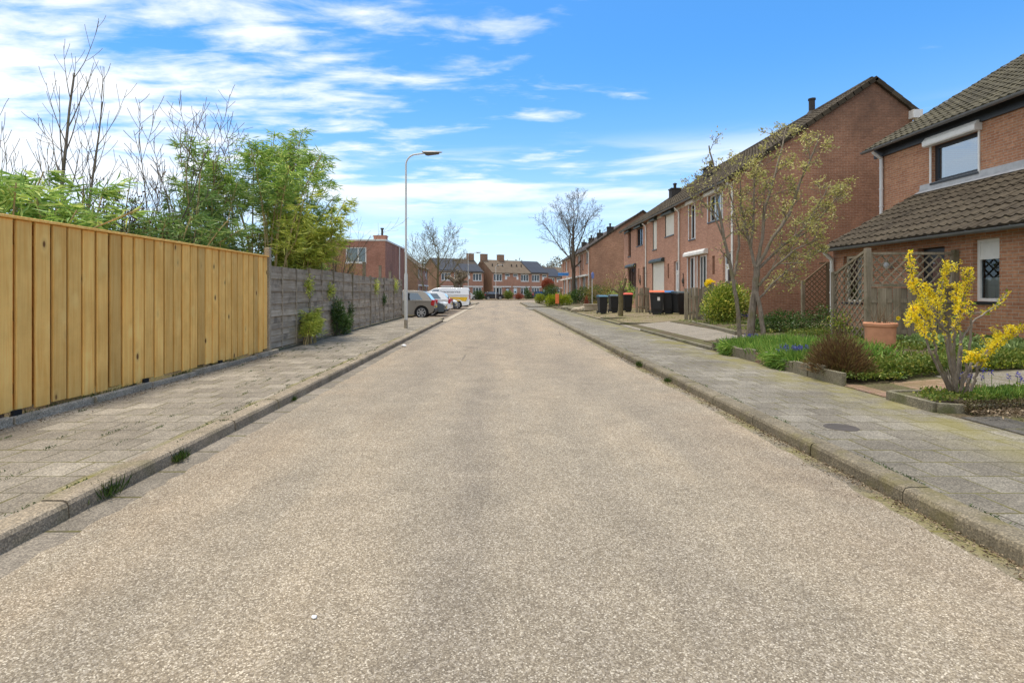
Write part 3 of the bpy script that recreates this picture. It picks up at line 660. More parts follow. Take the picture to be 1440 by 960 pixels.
def house_shell(h, W, pf, ops, brick, gbrick, roofmat, gL=False, gR=False, tiles=False, oh=0.28, verge=True, solar=False, back=True):
    E, RY, RZ, BY, BZ = pf; m = MB()
    wall_grid(m, (0, 0, 0), (1, 0, 0), 0, W, -0.15, E, [o[:4] for o in ops], 0.15, (0, 1, 0))
    m.mi = 1; g = [(0, -0.15), (BY, -0.15), (BY, BZ), (RY, RZ), (0, E)]
    if gL: m.add([(0, y, z) for y, z in g[::-1]], [(0, 1, 2, 3, 4)])
    if gR: m.add([(W, y, z) for y, z in g], [(0, 1, 2, 3, 4)])
    m.mi = 0
    m.build('wall', [M[brick], M[gbrick]], h)
    if back: q = MB(); q.add([(0, BY, -.15), (0, BY, BZ), (W, BY, BZ), (W, BY, -.15)], [(0, 1, 2, 3)]); q.build('wall', M[brick], h)
    s = (RZ-E)/RY; t = 0.07; x0 = -0.07 if gL else 0.0; x1 = W+0.07 if gR else W; r = MB()
    sb = (RZ-BZ)/(BY-RY); a = (-oh, E-oh*s+.02); p = (RY, RZ+.02); bk = (BY+.15, BZ-.15*sb+.02)
    r.prism([a, p, bk, (bk[0], bk[1]+t), (p[0], p[1]+t*1.15), (a[0], a[1]+t)], 'x', x0, x1)
    ro = r.build('roof', M[roofmat], h, recalc=True)
    if tiles:
        q = MB(); tile_field(q, x0, x1, a[0], a[1]+t+.004, p[0], p[1]+t*1.15+.004, res=5); q.build('roof_tiling', M[tiles], ro)
        q = MB()
        for k in range(int((x1-x0)/.33)): q.tube([(x0+k*.33, p[0], p[1]+t+.03), (x0+k*.33+.35, p[0], p[1]+t+.036)], .11, 8)
        q.build('ridge_tile', M[tiles], ro, smooth=True)
    if verge:
        for on, xx in ((gL, -0.09), (gR, W+0.02)):
            if not on: continue
            q = MB()
            for (ya, za, yb, zb) in ((a[0], a[1], p[0], p[1]), (bk[0], bk[1], p[0], p[1])):
                n = max(2, int(math.hypot(yb-ya, zb-za)/0.34)); 
                for k in range(n):
                    f0 = k/n; f1 = (k+1)/n+.01
                    q.bar((xx+.035, ya+(yb-ya)*f0, za+(zb-za)*f0+t*.62+.016), (xx+.035, ya+(yb-ya)*f1, za+(zb-za)*f1+t*.62), .13, .17)
            q.build('verge', M['roof_brown'], ro, bevel=0.012)
    if solar:
        q = MB(); f0, f1 = solar; A = Vector((0, a[0]+(p[0]-a[0])*f0, a[1]+(p[1]-a[1])*f0)); B = Vector((0, a[0]+(p[0]-a[0])*f1, a[1]+(p[1]-a[1])*f1)); nn = Vector((0, -s, 1)).normalized()*(t+.08)
        A += nn; B += nn; q.add([(.15, A.y, A.z), (W-.15, A.y, A.z), (W-.15, B.y, B.z), (.15, B.y, B.z)], [(0, 1, 2, 3)]); n2 = nn.normalized()*-.05
        A2, B2 = A+n2, B+n2; q.add([(.15, A2.y, A2.z), (W-.15, A2.y, A2.z), (W-.15, B2.y, B2.z), (.15, B2.y, B2.z)], [(0, 3, 2, 1)]); q.build('solar_panel', M['solar'], ro)
    return ro, a

PF = (5.33, 5.18, 8.83, 6.6, 7.72)
# ------------------------------------------------ terrace on the right, three brick houses
TG = 'terraced brick houses along the right side of the street'
def terrace(label, y_far, W, style, gL=False, gR=False, chim=True, group=TG, tiles='roof_brown'):
    h = thing('terraced_house', label, 'house', (8.72, y_far, 0.28), R(-90), group)
    G1 = (1.10, 3.35, 0.80, 2.66); DO = (5.0, 5.88, 0.0, 2.55); SL = (3.95, 4.2, 1.75, 2.5); U1 = (1.2, 2.0, 3.42, 5.02); U2 = (3.5, 5.0, 3.92, 5.02)
    ops = [G1, DO, SL, U1, U2]
    if style == 'white':
        G1 = (1.05, 1.95, 0.80, 2.62); G2 = (2.3, 3.3, 0.1, 2.62); ops = [G1, G2, DO, SL, U1, U2]
    ro, a = house_shell(h, W, PF, ops, 'brick_salmon', 'brick_gable', 'roof_dark', gL, gR, tiles=tiles)
    if style == 'white':
        win(h, *G1, splits=(0.5,), curtain=[(0, .4, 0, 1)], rails='white_paint', sill='white_paint'); win(h, *G2, splits=(0.35,), curtain=[(.6, 1, 0, 1)], rails='white_paint', sill='white_paint')
        q = MB(); q.prism([(-.2, 2.66), (-.2, 2.76), (-.12, 2.86), (-.002, 2.86), (-.002, 2.64)], 'x', .9, 3.5); q.build('awning_box', M['white_worn'], h, recalc=True)
        win(h, *SL, frame='brown_frame', sill=None, fw=.03)
        win(h, *U1, splits=(0.55,), curtain=[(.3, 1, 0, 1)], box=('white_worn', .24, .17, .1), rails='white_paint'); win(h, *U2, splits=(0.36, 0.7), curtain=[(0, .5, 0, 1), (.72, 1, 0, 1)], box=('white_worn', .24, .17, .12), rails='white_paint')
        door(h, *DO, leaf='white_paint')
    elif style == 'shut':
        bx = ('dark_green', .2, .2, .1); shutter(h, *G1, box=bx); shutter(h, *U1, box=bx); shutter(h, *U2, box=bx)
        win(h, *SL, frame='brown_frame', sill=None, fw=.03); door(h, *DO, leaf='white_paint')
    elif style == 'dark':
        bx = ('dark_green', .2, .2, .08); win(h, *G1, frame='brown_frame', splits=(.33, .66), box=bx, curtain=[(.7, 1, 0, 1)]); win(h, *U1, frame='brown_frame', box=bx); win(h, *U2, frame='dark_frame', splits=(.5,), box=bx, curtain=[(.55, .9, 0, 1)])
        win(h, *SL, frame='brown_frame', sill=None, fw=.03); door(h, *DO, leaf='black_door', frame='brown_frame')
    else:
        win(h, *G1, splits=(.33, .66), curtain=[(0, .2, 0, 1)]); win(h, *U1, splits=(), curtain=[(0, 1, .4, 1)]); win(h, *U2, splits=(.5,)); win(h, *SL, sill=None, fw=.03); door(h, *DO)
        q = MB(); q.box(.6, W-.05, -.35, -.003, 2.62, 2.78); q.build('porch_canopy', M['white_worn'], h)
    q = MB(); q.box(0.03, W-0.03, -.02, -.003, 5.04, 5.17); q.build('fascia', M['cream' if style != 'dark' else 'brown_frame'], h)
    gutter(h, 0.0, W+(0.1 if gR else 0), -.33, a[1]+.03, 'zinc'); downpipe(h, W-.09, -.055, 0, 5.1, 'white_worn', .04, -.25)
    if chim: chimney(ro, W*.5, 2.6, 6.9, 7.62, .60)
    return h
H1 = terrace('end terrace brick house with white framed windows, next to the tall blank gable', 26.5, 6.08, 'white', gR=True, chim=False)
terrace('brick terrace house with closed cream roller shutters and white front door', 32.5, 6.0, 'shut')
H3 = terrace('brick terrace house with dark brown windows and black front door behind the red lid bin', 38.5, 6.0, 'dark', gL=True)
ro1 = [c for c in bpy.data.objects if c.parent is H1 and c.name.startswith('roof')][0]
q = MB(); q.tube([(2.0, 5.18, 8.7), (2.0, 5.18, 9.55)], .13, 10); q.tube([(2.0, 5.18, 9.55), (2.0, 5.18, 9.62)], .16, 10); q.lathe([(.3, 0), (.14, .22)], 12, (2.0, 5.18, 8.85)); q.build('vent_pipe', M['chimney_dark'], ro1, smooth=True)
q = MB(); q.box(6.0, 6.32, 6.45, 6.8, 7.42, 7.72); q.build('gutter_end_box', M['white_paint'], H1)
# wall ornaments on the terrace
def ornament(label, y, z):
    t = thing('wall_ornament', label, 'ornament', (8.70, y, z), 0, 'iron ornaments on terrace walls'); m = MB()
    m.lathe([(0, -.17), (.05, -.13), (.085, 0), (.05, .12), (0, .16)], 10); m.tube([(0, 0, .14), (0, 0, .34)], .018, 6); m.tube([(0.02, 0, .34), (-.06, 0, .30)], .015, 6); m.tube([(0, 0, -.17), (0, 0, -.26)], .02, 6)
    m.build('lantern_body', M['iron'], t, smooth=True)
ornament('dark iron lantern between the black door and dark window', 34.0, 2.0); ornament('dark iron ornament between white door and white window', 26.05, 1.85)
# second block, further along
T2 = 'far terraced houses beyond the brick gable'
for i, (lb, gl_, gr_) in enumerate((('first house of the far right block, its brown gable behind the bare street tree', False, True), ('second house of the far right block, white canopy over its door', False, False),
        ('third house of the far right block, next to the last one', False, False), ('last house of the far right block, nearest the cross street', True, False))):
    terrace(lb, 59.1+i*5.75, 5.75, 'plain', gL=gl_, gR=gr_, group=T2, tiles=None)

# ------------------------------------------------ near house on the right with the lean-to front
nh = thing('brick_house', 'orange brick house with tiled lean-to front and big upstairs window, at the right edge', 'house', (9.15, 15.1, 0.25), R(-90))
Lh = 10.5; ext_ops = [(0.45, 1.2, 0.80, 2.0), (3.04, 3.78, -0.1, 2.0), (4.45, 5.02, 0.88, 2.06), (6.4, 7.6, .8, 2.05)]
m = MB(); EZ = 2.34
wall_grid(m, (0, 0, 0), (1, 0, 0), 0, Lh, -.15, EZ, ext_ops, 0.16, (0, 1, 0))
m.add([(0, 0, -.15), (0, 0, EZ), (0, 2.35, 3.66), (0, 2.35, -.15)], [(0, 1, 2, 3)]); m.add([(Lh, 0, -.15), (Lh, 2.35, -.15), (Lh, 2.35, 3.66), (Lh, 0, EZ)], [(0, 1, 2, 3)])
m.build('wall', M['brick_orange'], nh); m = MB()
up_ops = [(0.45, 1.88, 3.95, 4.93), (4.2, 5.6, 3.95, 4.93)]
wall_grid(m, (0, 2.35, 0), (1, 0, 0), -1.5, Lh, -.15, 5.42, up_ops, 0.13, (0, 1, 0))
m.add([(-1.5, 2.35, -.15), (-1.5, 2.35, 5.42), (-1.5, 7.3, 8.45), (-1.5, 9.6, 7.0), (-1.5, 9.6, -.15)], [(0, 1, 2, 3, 4)])
m.add([(Lh, 2.35, 3.5), (Lh, 9.6, 3.5), (Lh, 9.6, 7.0), (Lh, 7.3, 8.45), (Lh, 2.35, 5.42)], [(0, 1, 2, 3, 4)])
m.build('wall', M['brick_orange'], nh)
r = MB(); e0 = (-.29, 2.16); e1 = (2.34, 3.68)
r.prism([e0, e1, (e1[0], e1[1]+.06), (e0[0], e0[1]+.06)], 'x', -.08, Lh+.08); rl = r.build('roof', M['roof_dark'], nh, recalc=True)
q = MB(); tile_field(q, -.1, Lh+.1, e0[0]-.02, e0[1]+.065, e1[0], e1[1]+.065, res=7, amp=.027, tw=.215); q.build('roof_tiling', M['roof_brown'], rl, smooth=True)
q = MB(); q.add([(.05, 2.338, 3.96), (Lh, 2.338, 3.96), (Lh, 2.32, 3.80), (.05, 2.32, 3.80)], [(0, 3, 2, 1)]); q.add([(.05, 2.32, 3.80), (Lh, 2.32, 3.80), (Lh, 2.16, 3.71), (.05, 2.16, 3.71)], [(0, 3, 2, 1)]); q.build('flashing', M['lead'], nh)
r = MB(); u0 = (2.03, 5.27); u1 = (7.3, 8.48); u2 = (9.85, 6.86)
r.prism([u0, u1, u2, (u2[0], u2[1]+.06), (u1[0], u1[1]+.07), (u0[0], u0[1]+.06)], 'x', -1.75, Lh+.08); ru = r.build('roof', M['roof_dark'], nh, recalc=True)
q = MB(); tile_field(q, -1.78, Lh+.1, u0[0]-.02, u0[1]+.065, u1[0], u1[1]+.065, res=7, amp=.027, tw=.215); q.build('roof_tiling', M['roof_olive'], ru, smooth=True)
q = MB(); q.box(-1.72, Lh, 2.28, 2.347, 5.10, 5.40); q.build('fascia', M['dark_frame'], nh)
q = MB(); q.box(-.02, Lh, -.05, -.003, 2.22, 2.33); q.build('fascia', M['cream'], nh)
gutter(nh, -1.8, Lh, u0[0]-.06, u0[1]+.05, 'zinc', .065); gutter(nh, -.14, Lh, e0[0]-.06, e0[1]+.04, 'zinc', .065)
downpipe(nh, -1.40, 2.29, 3.0, 5.25, 'pvc_grey', .05, 2.05); downpipe(nh, .06, -.07, -.1, 2.14, 'white_worn', .05, -.27)
win(nh, 0.45, 1.88, 3.95, 4.93, frame='dark_frame', y0=2.35, box=('white_paint', .23, .19, .1), rails='white_paint', gl='glass_mirror', fw=.09, curtain=[(0, .12, 0, 1)], sill='dark_frame')
win(nh, 4.2, 5.6, 3.95, 4.93, frame='dark_frame', y0=2.35, box=('white_paint', .23, .19, .1), rails='white_paint', gl='glass_mirror', fw=.09)
win(nh, .45, 1.2, .80, 2.0, frame='cream', splits=(), gl='glass', curtain=[(.3, 1, 0, 1)], sill='dark_frame', fw=.06)
win(nh, 4.45, 5.02, .88, 2.06, frame='white_paint', gl='glass', sill='dark_frame', fw=.06, panel=(.70, 'white_paint'), transom=.70, curtain=[(.0, 1.0, 0.0, .38)])
win(nh, 6.4, 7.6, .8, 2.05, frame='white_paint', splits=(.5,))
door(nh, 3.06, 3.76, -.1, 1.98, leaf='dark_frame', frame='dark_frame', rev=.13)
q = MB(); q.lathe([(0, 0), (.07, 0), (.085, .05), (.05, .13), (0, .14)], 12, (2.25, -.1, 1.62)); q.box(2.23, 2.27, -.08, -.002, 1.60, 1.66); q.build('wall_light', M['lead'], nh, smooth=True)

# ------------------------------------------------ flat roofed block on the left
fh = thing('flat_roofed_house', 'red brick house with flat roof and white window behind the grey fence', 'house', (-9.3, 45, 0.05), 0)
m = MB(); wall_grid(m, (0, 0, 0), (1, 0, 0), -9, 0, -.2, 5.45, [(-3.25, -1.55, 3.65, 4.95), (-7.6, -5.9, 3.65, 4.95)], .12, (0, 1, 0)); wall_grid(m, (0, 0, 0), (0, 1, 0), 0, 9.2, -.2, 5.45, [], .1, (-1, 0, 0))
m.add([(-9, 0, -.2), (-9, 0, 5.45), (-9, 9.2, 5.45), (-9, 9.2, -.2)], [(0, 1, 2, 3)]); m.add([(-9, 9.2, -.2), (-9, 9.2, 5.45), (0, 9.2, 5.45), (0, 9.2, -.2)], [(0, 1, 2, 3)])
m.build('wall', M['brick_red'], fh)
m = MB(); m.box(-9.06, .06, -.06, 9.26, 5.45, 5.58); rf = m.build('roof', M['white_worn'], fh)
m = MB(); m.box(-2.1, -1.0, 5, 5.9, 5.581, 6.35); m.box(-2.16, -.94, 4.94, 5.96, 6.351, 6.42); c = m.build('chimney', M['brick_red'], rf); q = MB(); q.tube([(-1.4, 5.4, 6.42), (-1.4, 5.4, 7.0)], .1, 8); q.tube([(-1.4, 5.4, 7.0), (-1.4, 5.4, 7.12)], .16, 8); q.build('chimney_pot', M['chimney_dark'], c)
win(fh, -3.25, -1.55, 3.65, 4.95, splits=(.6,), curtain=[(.05, .95, 0, 1)], fw=.1, sill='white_paint'); win(fh, -7.6, -5.9, 3.65, 4.95, splits=(.6,), curtain=[(.05, .95, 0, 1)], fw=.1, sill='white_paint')
q = MB(); q.tube([(.05, 6.1, 2.4), (.05, 6.1, 5.4)], .06, 8); q.build('downpipe', M['white_worn'], fh)
# vent chimneys of neighbours behind it
bh = thing('brown_house', 'brown brick end house with sloping roof just beyond the flat roofed house', 'house', (-11.3, 76.5, 0.0), R(90), 'houses beyond the parked cars')
def far_house(h, W, pf, brick, gbrick, roofm, big_left=True, gL=False, gR=False, solar=False, door_mat='brown_frame', det=True):
    mir = (lambda a, b: (a, b)) if big_left else (lambda a, b: (W-b, W-a))
    U = mir(.35, 2.3); S = mir(2.9, 4.1); S2 = mir(2.9, 3.35); Gd = mir(.35, 2.3); D = mir(3.1, 4.0)
    ops = [(*U, 3.35, 4.75), (*S, 4.25, 4.8), (*Gd, .75, 2.2), (*D, 0.0, 2.15)]
    ro, a = house_shell(h, W, pf, ops, brick, gbrick, roofm, gL, gR, tiles=None, oh=.25, verge=False, solar=solar)
    win(h, *U, 3.35, 4.75, splits=(.33, .66), fw=.13, sill='white_worn', gl='glass'); win(h, *S, 4.25, 4.8, splits=(), fw=.13, sill=None); win(h, *Gd, .75, 2.2, splits=(.33, .66), fw=.13, sill='white_worn')
    door(h, *D, 0, 2.15, leaf=door_mat)
    q = MB(); q.box(U[0]-.1, U[1]+.1, -.05, -.003, 4.77, 4.93); q.box(S2[0], S2[1], -.06, -.003, 3.7, 4.22); q.box(S[0]-.1, S[1]+.1, -.05, -.003, 4.82, 5.0); q.box(.2, W-.2, -.12, -.003, 2.22, 2.42); q.build('lintel', M['white_paint'], h)
    gutter(h, 0, W, -.3, a[1]+.05, 'dark_frame', .07)
    return ro
far_house(bh, 5.4, (4.9, 4.5, 8.2, 9, 5.2), 'brick_far', 'brick_brown', 'roof_tan', True, gL=True)
b2 = thing('brown_house', 'salmon brick house with white windows half hidden behind the lamp post', 'house', (-11.3, 81.9, 0.0), R(90), 'houses beyond the parked cars')
far_house(b2, 5.4, (4.9, 4.5, 8.2, 9, 5.2), 'brick_far', 'brick_brown', 'roof_tan', False, gR=True)

# ------------------------------------------------ rows facing the end of the street
FG = 'terraced houses closing the end of the street'; PFA = (5.0, 3.8, 7.5, 7.6, 5.0); ang = R(33); dv = Vector((math.cos(ang), math.sin(ang), 0))
A0 = Vector((-10.6, 98, 0.06)); B0 = Vector((-1.33, 103.5, 0.06)); C0 = Vector((11.6, 133, 0.06)); WA = 4.57; WB = 4.45
def far_row(P0, W, specs):
    for i, (lb, bl, gl_, gr_, roofm, sol, brk, dm) in enumerate(specs):
        h = thing('row_house', lb, 'house', P0+dv*W*i, ang, FG); ro = far_house(h, W, PFA, brk, 'brick_brown', roofm, bl, gl_, gr_, sol, dm); yield h, ro
ra = list(far_row(A0, WA, [('brick row house with dark solar roof behind the bare tree and knotted tree', True, True, False, 'roof_dark', (.1, .95), 'brick_far', 'white_paint'),
                  ('brick row house with black roof left of the tan roofed row', False, False, True, 'roof_dark', (.05, .6), 'brick_far', 'brown_frame')]))
rb = list(far_row(B0, WB, [('tan roofed brick row house behind the thin far street lamp', True, True, False, 'roof_tan', False, 'brick_far', 'brown_frame'),
                  ('tan roofed brick row house with white door, left of the solar roof', False, False, False, 'roof_tan', False, 'brick_far', 'white_paint'),
                  ('brick row house with blue grey solar panels over its whole roof', True, False, True, 'roof_dark', (.06, .97), 'brick_far', 'brown_frame')]))
rc = list(far_row(C0, 5.0, [('most distant brick row house, with solar panels, above the red round tree', True, True, False, 'roof_dark', (.06, .8), 'brick_far', 'white_paint'), ('most distant brick row house, beside the blue street name sign', False, False, True, 'roof_tan', False, 'brick_far', 'white_paint')]))
for (h, ro), x in ((ra[1], 3.9), (rb[0], .5), (rb[0], WB-.1)): chimney(ro, x, 3.8, 6.9, 8.6, 1.25, 'brick_brown', 0.0, .8)
chimney(rc[1][1], 3.5, 3.8, 6.9, 8.4, 1.2, 'brick_brown', 0)
for x in (1.2, 2.4, 3.5):
    for h, ro in (rb[0], rb[1]): q = MB(); q.tube([(x, 1.8, 6.1), (x, 1.8, 6.75)], .11, 8); q.build('vent_pipe', M['chimney_dark'], ro)
dh = thing('dark_roofed_house', 'house with dark roof just showing over the shrubs at the far left', 'house', (-44.0, 37, 0.08), 0)
far_house(dh, 11, (4.2, 4.5, 6.6, 9, 4.2), 'brick_brown', 'brick_brown', 'roof_dark', True, True, True)
# ---------------------------------------------------------------- fences
nf = thing('wooden_fence', 'tall new yellow pine board fence along the left pavement', 'fence', (-4.5, 10.7, 0.15))
def S(mb, o=nf):
    mb.v = [(v[0]-o.location.x, v[1]-o.location.y, v[2]-o.location.z) for v in mb.v]; return mb
y = 10.68; first = True
while y > -1.0:
    m = MB(); ya = y-1.86
    for k in range(9):
        yc = y-.105-k*.2065+random.uniform(-.003, .003); w = .170 if random.random() > .10 else .156; zb = .195+random.uniform(-.022, .022); dx = random.uniform(-.004, .004)
        m.box(-4.506+dx, -4.480+dx, yc-w/2, yc+w/2, zb, 1.975)
        yk = yc-.103; m.box(-4.606+dx, -4.590+dx, yk-.1015, yk+.1015, zb+random.uniform(-.02, .02), 1.972)
    S(m).build('board_panel', M['wood_new'], nf, bevel=0.004, seg=1)
    m = MB()
    for z in (.40, 1.08, 1.80): m.box(-4.584, -4.545, ya+.005, y-.005, z-.05, z+.05)
    S(m).build('rail', M['wood_new'], nf)
    m = MB(); m.box(-4.71, -4.62, ya-.045, ya+.045, .0, 1.96); S(m).build('post', M['concrete'], nf)
    m = MB(); m.box(-4.47, -4.44, ya-.06, ya+.03, .10, .215); S(m).build('post_foot', M['rubber'], nf)
    m = MB(); m.box(-4.625, -4.452, ya+.002, y-.002, 1.98, 2.006); S(m).build('cap_rail', M['wood_new'], nf, bevel=.003, seg=1)
    y -= 1.86
gf = thing('slat_fence', 'weathered grey fence of horizontal woven boards between yellow fence and parked cars', 'fence', (-4.65, 10.85, 0.1))
m = MB(); m.box(-4.565, -4.462, 10.705, 10.80, 0, 2.17); S(m, gf).build('post', M['concrete'], gf, bevel=.008)
pys = [10.9, 13.45, 15.4, 17.4, 19.85, 22.15, 24.2, 26.2]
for i in range(7):
    a, b = pys[i]+.045, pys[i+1]-.045; m = MB(); n = 13; nb = max(2, round((b-a)/.85)); top = 1.84+random.uniform(-.03, .05); z = .15
    bh_ = (top-z)/n
    for k in range(n):
        zz = z+k*bh_; s = .014 if k % 2 else 0.0; cut = random.random() < .25
        parts = [(a, b)] if not cut else [(a, a+(b-a)*.5-.003), (a+(b-a)*.5+.003, b)]
        for (ya, yb) in parts:
            tl = random.uniform(-.004, .004); m.obox((-4.65+s+random.uniform(-.003, .003), (ya+yb)/2, zz+bh_*.5), (0, 1, tl), (1, 0, random.uniform(.02, .12)), (-.08, 0, 1), (yb-ya)/2, .007, bh_*.5*random.uniform(.93, 1.04))
    S(m, gf).build('slat_panel', M['wood_grey'], gf)
    for q in range(1, nb): m = MB(); yy = a+(b-a)*q/nb; m.box(-4.63, -4.618, yy-.018, yy+.018, z-.02, top+.01); S(m, gf).build('batten', M['wood_grey'], gf)
    m = MB(); m.box(-4.69, -4.61, pys[i+1]-.04, pys[i+1]+.04, 0.0, top+.05); S(m, gf).build('post', M['wood_mossy'], gf)
# taller bare posts sticking up behind the grey fence
for y in (20.2, 22.9, 25.0):
    t = thing('wooden_post', {20.2: 'pale wooden post above grey fence below the white window', 22.9: 'pale wooden post above grey fence, right of the white window', 25.0: 'thin wooden post near the far end of the grey fence'}[y], 'post', (-4.95, y, 0.08), 0, 'posts behind the grey fence')
    m = MB(); m.box(-.05, .05, -.05, .05, 0, 2.3 if y < 24 else 2.15); m.box(-.06, .06, -.06, .06, 2.301 if y < 24 else 2.151, 2.33 if y < 24 else 2.18); m.build('shaft', M['wood_mossy'], t)

# picket fences in front of the terrace
def pickets(label, xa, xb, y, h0, h1, n, double=True):
    t = thing('picket_fence', label, 'fence', (xa, y, gz(xa)), 0, 'grey picket fences'); m = MB()
    for i in range(n):
        f = i/(n-1); x = (xb-xa)*f; h = h0+(h1-h0)*f+random.uniform(-.09, .09); w = random.uniform(.085, .12); g0 = gz(xa+x)-gz(xa)-.02; tl = random.uniform(-.03, .03)
        m.obox((x, random.choice((-.03, .03)), g0+h/2), (1, 0, -tl), (0, 1, 0), (tl, 0, 1), w/2, .009, h/2)
    m.build('picket', M['wood_mossy'], t, bevel=.004, seg=1)
    m = MB(); m.box(0, xb-xa, -.018, .018, .25, .33); m.box(0, xb-xa, -.018, .018, h0*.72, h0*.72+.08); m.build('rail', M['wood_mossy'], t)
    for x in (0, (xb-xa)*.5, xb-xa): m = MB(); m.box(x-.045, x+.045, .045, .13, -.05, h0+.03+(h1-h0)*x/(xb-xa)); m.build('post', M['wood_mossy'], t)
pickets('uneven grey picket fence between the black bins and the green bush', 6.85, 8.66, 20.15, 1.14, 1.46, 16)
pickets('short weathered picket screen left of the orange lid bin', 6.9, 7.48, 27.6, 1.22, 1.22, 5)
# trellis screens
def lattice(mb, P, d, w, zb, zt0, zt1, step=.155, off=.012):      # crossed laths clipped to a panel with a sloping top
    P = Vector(P); d = Vector(d); nrm_ = Vector((d.y, -d.x, 0))
    for sg in (1, -1):
        c = -4.0
        while c < 6.0:
            pts = []
            for i in range(161):
                s = w*i/160; z = zb+sg*s+c
                if zb <= z <= zt0+(zt1-zt0)*s/w: pts.append((s, z))
            if len(pts) > 6:
                a = P+d*pts[0][0]+Vector((0, 0, pts[0][1]))+nrm_*off*sg; b = P+d*pts[-1][0]+Vector((0, 0, pts[-1][1]))+nrm_*off*sg; mb.bar(a, b, .012, .028, nrm_.cross((b-a).normalized()))
            c += step*1.4142
tr = thing('garden_screen', 'wooden garden screen, trellis above overlapping boards, behind the terracotta pot', 'screen', (7.35, 11.0, 0.25)); wd = 1.75
for x in (0.0, wd): m = MB(); m.box(x-.05, x+.05, -.045, .045, -.1, 1.93 if x == 0 else 1.90); m.build('post', M['wood_mossy'], tr, bevel=.006)
m = MB()
for k in range(11):
    x = .125+k*.15; m.box(x-.082, x+.082, -.028 if k % 2 else .012, -.012 if k % 2 else .028, .05, 1.14+random.uniform(-.006, .006))
m.build('board', M['wood_mossy'], tr, bevel=.004, seg=1)
m = MB(); m.box(.052, wd-.052, -.0105, .0105, .22, .30); m.box(.052, wd-.052, -.0105, .0105, .84, .92); m.build('rail', M['wood_mossy'], tr)
m = MB(); m.box(.052, wd-.052, -.035, .035, 1.16, 1.215); m.box(.052, wd-.052, -.03, .03, 1.80, 1.85); m.box(.052, .09, -.026, .026, 1.216, 1.799); m.box(wd-.09, wd-.052, -.026, .026, 1.216, 1.799); m.build('trellis_frame', M['wood_mossy'], tr)
m = MB(); lattice(m, (.09, 0, 0), (1, 0, 0), wd-.18, 1.216, 1.80, 1.80, .135); m.build('lattice', M['wood_mossy'], tr)
m = MB(); lattice(m, (0, 0.06, 0), (0, 1, 0), 1.0, .05, 1.85, 1.42, .12); m.build('lattice', M['wood_mossy'], tr)
m = MB(); m.bar((0, .05, 1.88), (0, 1.06, 1.45), .045, .05); m.build('trellis_frame', M['wood_mossy'], tr); m = MB(); m.box(-.02, .02, .06, 1.06, .05, .10); m.build('trellis_frame', M['wood_mossy'], tr)
m = MB(); m.box(-.045, .045, 1.06, 1.15, -.1, 1.50); m.build('post', M['wood_mossy'], tr, bevel=.006)
t2 = thing('garden_screen', 'sloping brown trellis panel against the blank gable, left of the white downpipe', 'screen', (10.25, 18.6, 0.28))
for x, h in ((0, 1.42), (.86, 2.05), (1.2, 2.05)): m = MB(); m.box(x-.05, x+.05, -.05, .05, -.1, h); m.build('post', M['wood_brown' if x else 'wood_mossy'], t2, bevel=.006)
m = MB(); lattice(m, (.05, 0, 0), (1, 0, 0), .76, .05, 1.36, 1.98, .12); lattice(m, (.91, 0, 0), (1, 0, 0), .24, .9, 1.95, 1.95, .10); m.build('lattice', M['wood_brown'], t2)
m = MB(); m.bar((.05, 0, 1.39), (.81, 0, 2.01), .045, .05); m.build('trellis_frame', M['wood_brown'], t2); m = MB(); m.bar((.6, .07, 2.0), (1.35, .07, 2.06), .05, .06); m.build('trellis_frame', M['wood_brown'], t2); m = MB(); m.box(.91, 1.15, -.012, .012, .0, .86); m.build('board', M['wood_brown'], t2)

# ---------------------------------------------------------------- street lamps and signs
def lamp(label, x, y, z, H, arm, hd=1.0):
    t = thing('street_lamp', label, 'street lamp', (x, y, z), 0, 'street lamps')
    m = MB(); m.tube([(0, 0, 0), (0, 0, .28)], .062, 14); m.build('base', M['concrete'], t, smooth=True)
    m = MB(); pts = [(0, 0, .28), (0, 0, 1.78), (0, 0, 1.86), (0, 0, H-.38)]; rr = [.058, .058, .036, .030]
    for k in range(1, 9): q = k/8*math.pi/2; pts.append((.36*(1-math.cos(q)), 0, H-.38+.36*math.sin(q))); rr.append(.028)
    pts.append((arm-.62*hd, 0, H+.01)); rr.append(.026); m.tube(pts, rr, 14); p = m.build('pole', M['lamp_post'], t, smooth=True)
    m = MB(); m.box(-.03, .03, -.0605, -.055, .55, 1.15); m.build('hatch', M['lamp_post'], p)
    m = MB(); a = arm-.68*hd; b = arm; secs = [(a, .05, .03, .03), (a+.06, .09, .055, .0), (a+.35*hd, .115, .06, -.005), (b-.12, .09, .045, .0), (b, .03, .015, .01)]; vs = []; fs = []
    for (sx, hw, hh, c) in secs:
        for j in range(10): q = 2*math.pi*j/10; vs.append((sx, hw*math.cos(q), H+.035+c+hh*(math.sin(q) if math.sin(q) > 0 else .35*math.sin(q))))
    for i in range(4):
        for j in range(10): fs.append((i*10+j, i*10+(j+1) % 10, (i+1)*10+(j+1) % 10, (i+1)*10+j))
    fs += [tuple(range(9, -1, -1)), tuple(range(40, 50))]; m.add(vs, fs); h = m.build('lamp_head', M['lamp_head'], t, smooth=True, recalc=True)
    m = MB(); m.prism([(a+.02, H+.05), (a+.12, H-.045), (a+.2, H-.06), (b-.1, H-.01), (b-.14, H+.02)], 'y', -.06, .06); m.build('diffuser', M['lamp_dark'], h, recalc=True)
lamp('tall pale street lamp at the kerb by the grey fence end', -3.13, 18.5, .1, 5.85, 1.22)
lamp('street lamp behind the white van', -3.6, 64, .1, 5.8, 1.55); lamp('farthest thin street lamp in front of the tan roofed houses', -.55, 88.6, .08, 5.6, 1.25)
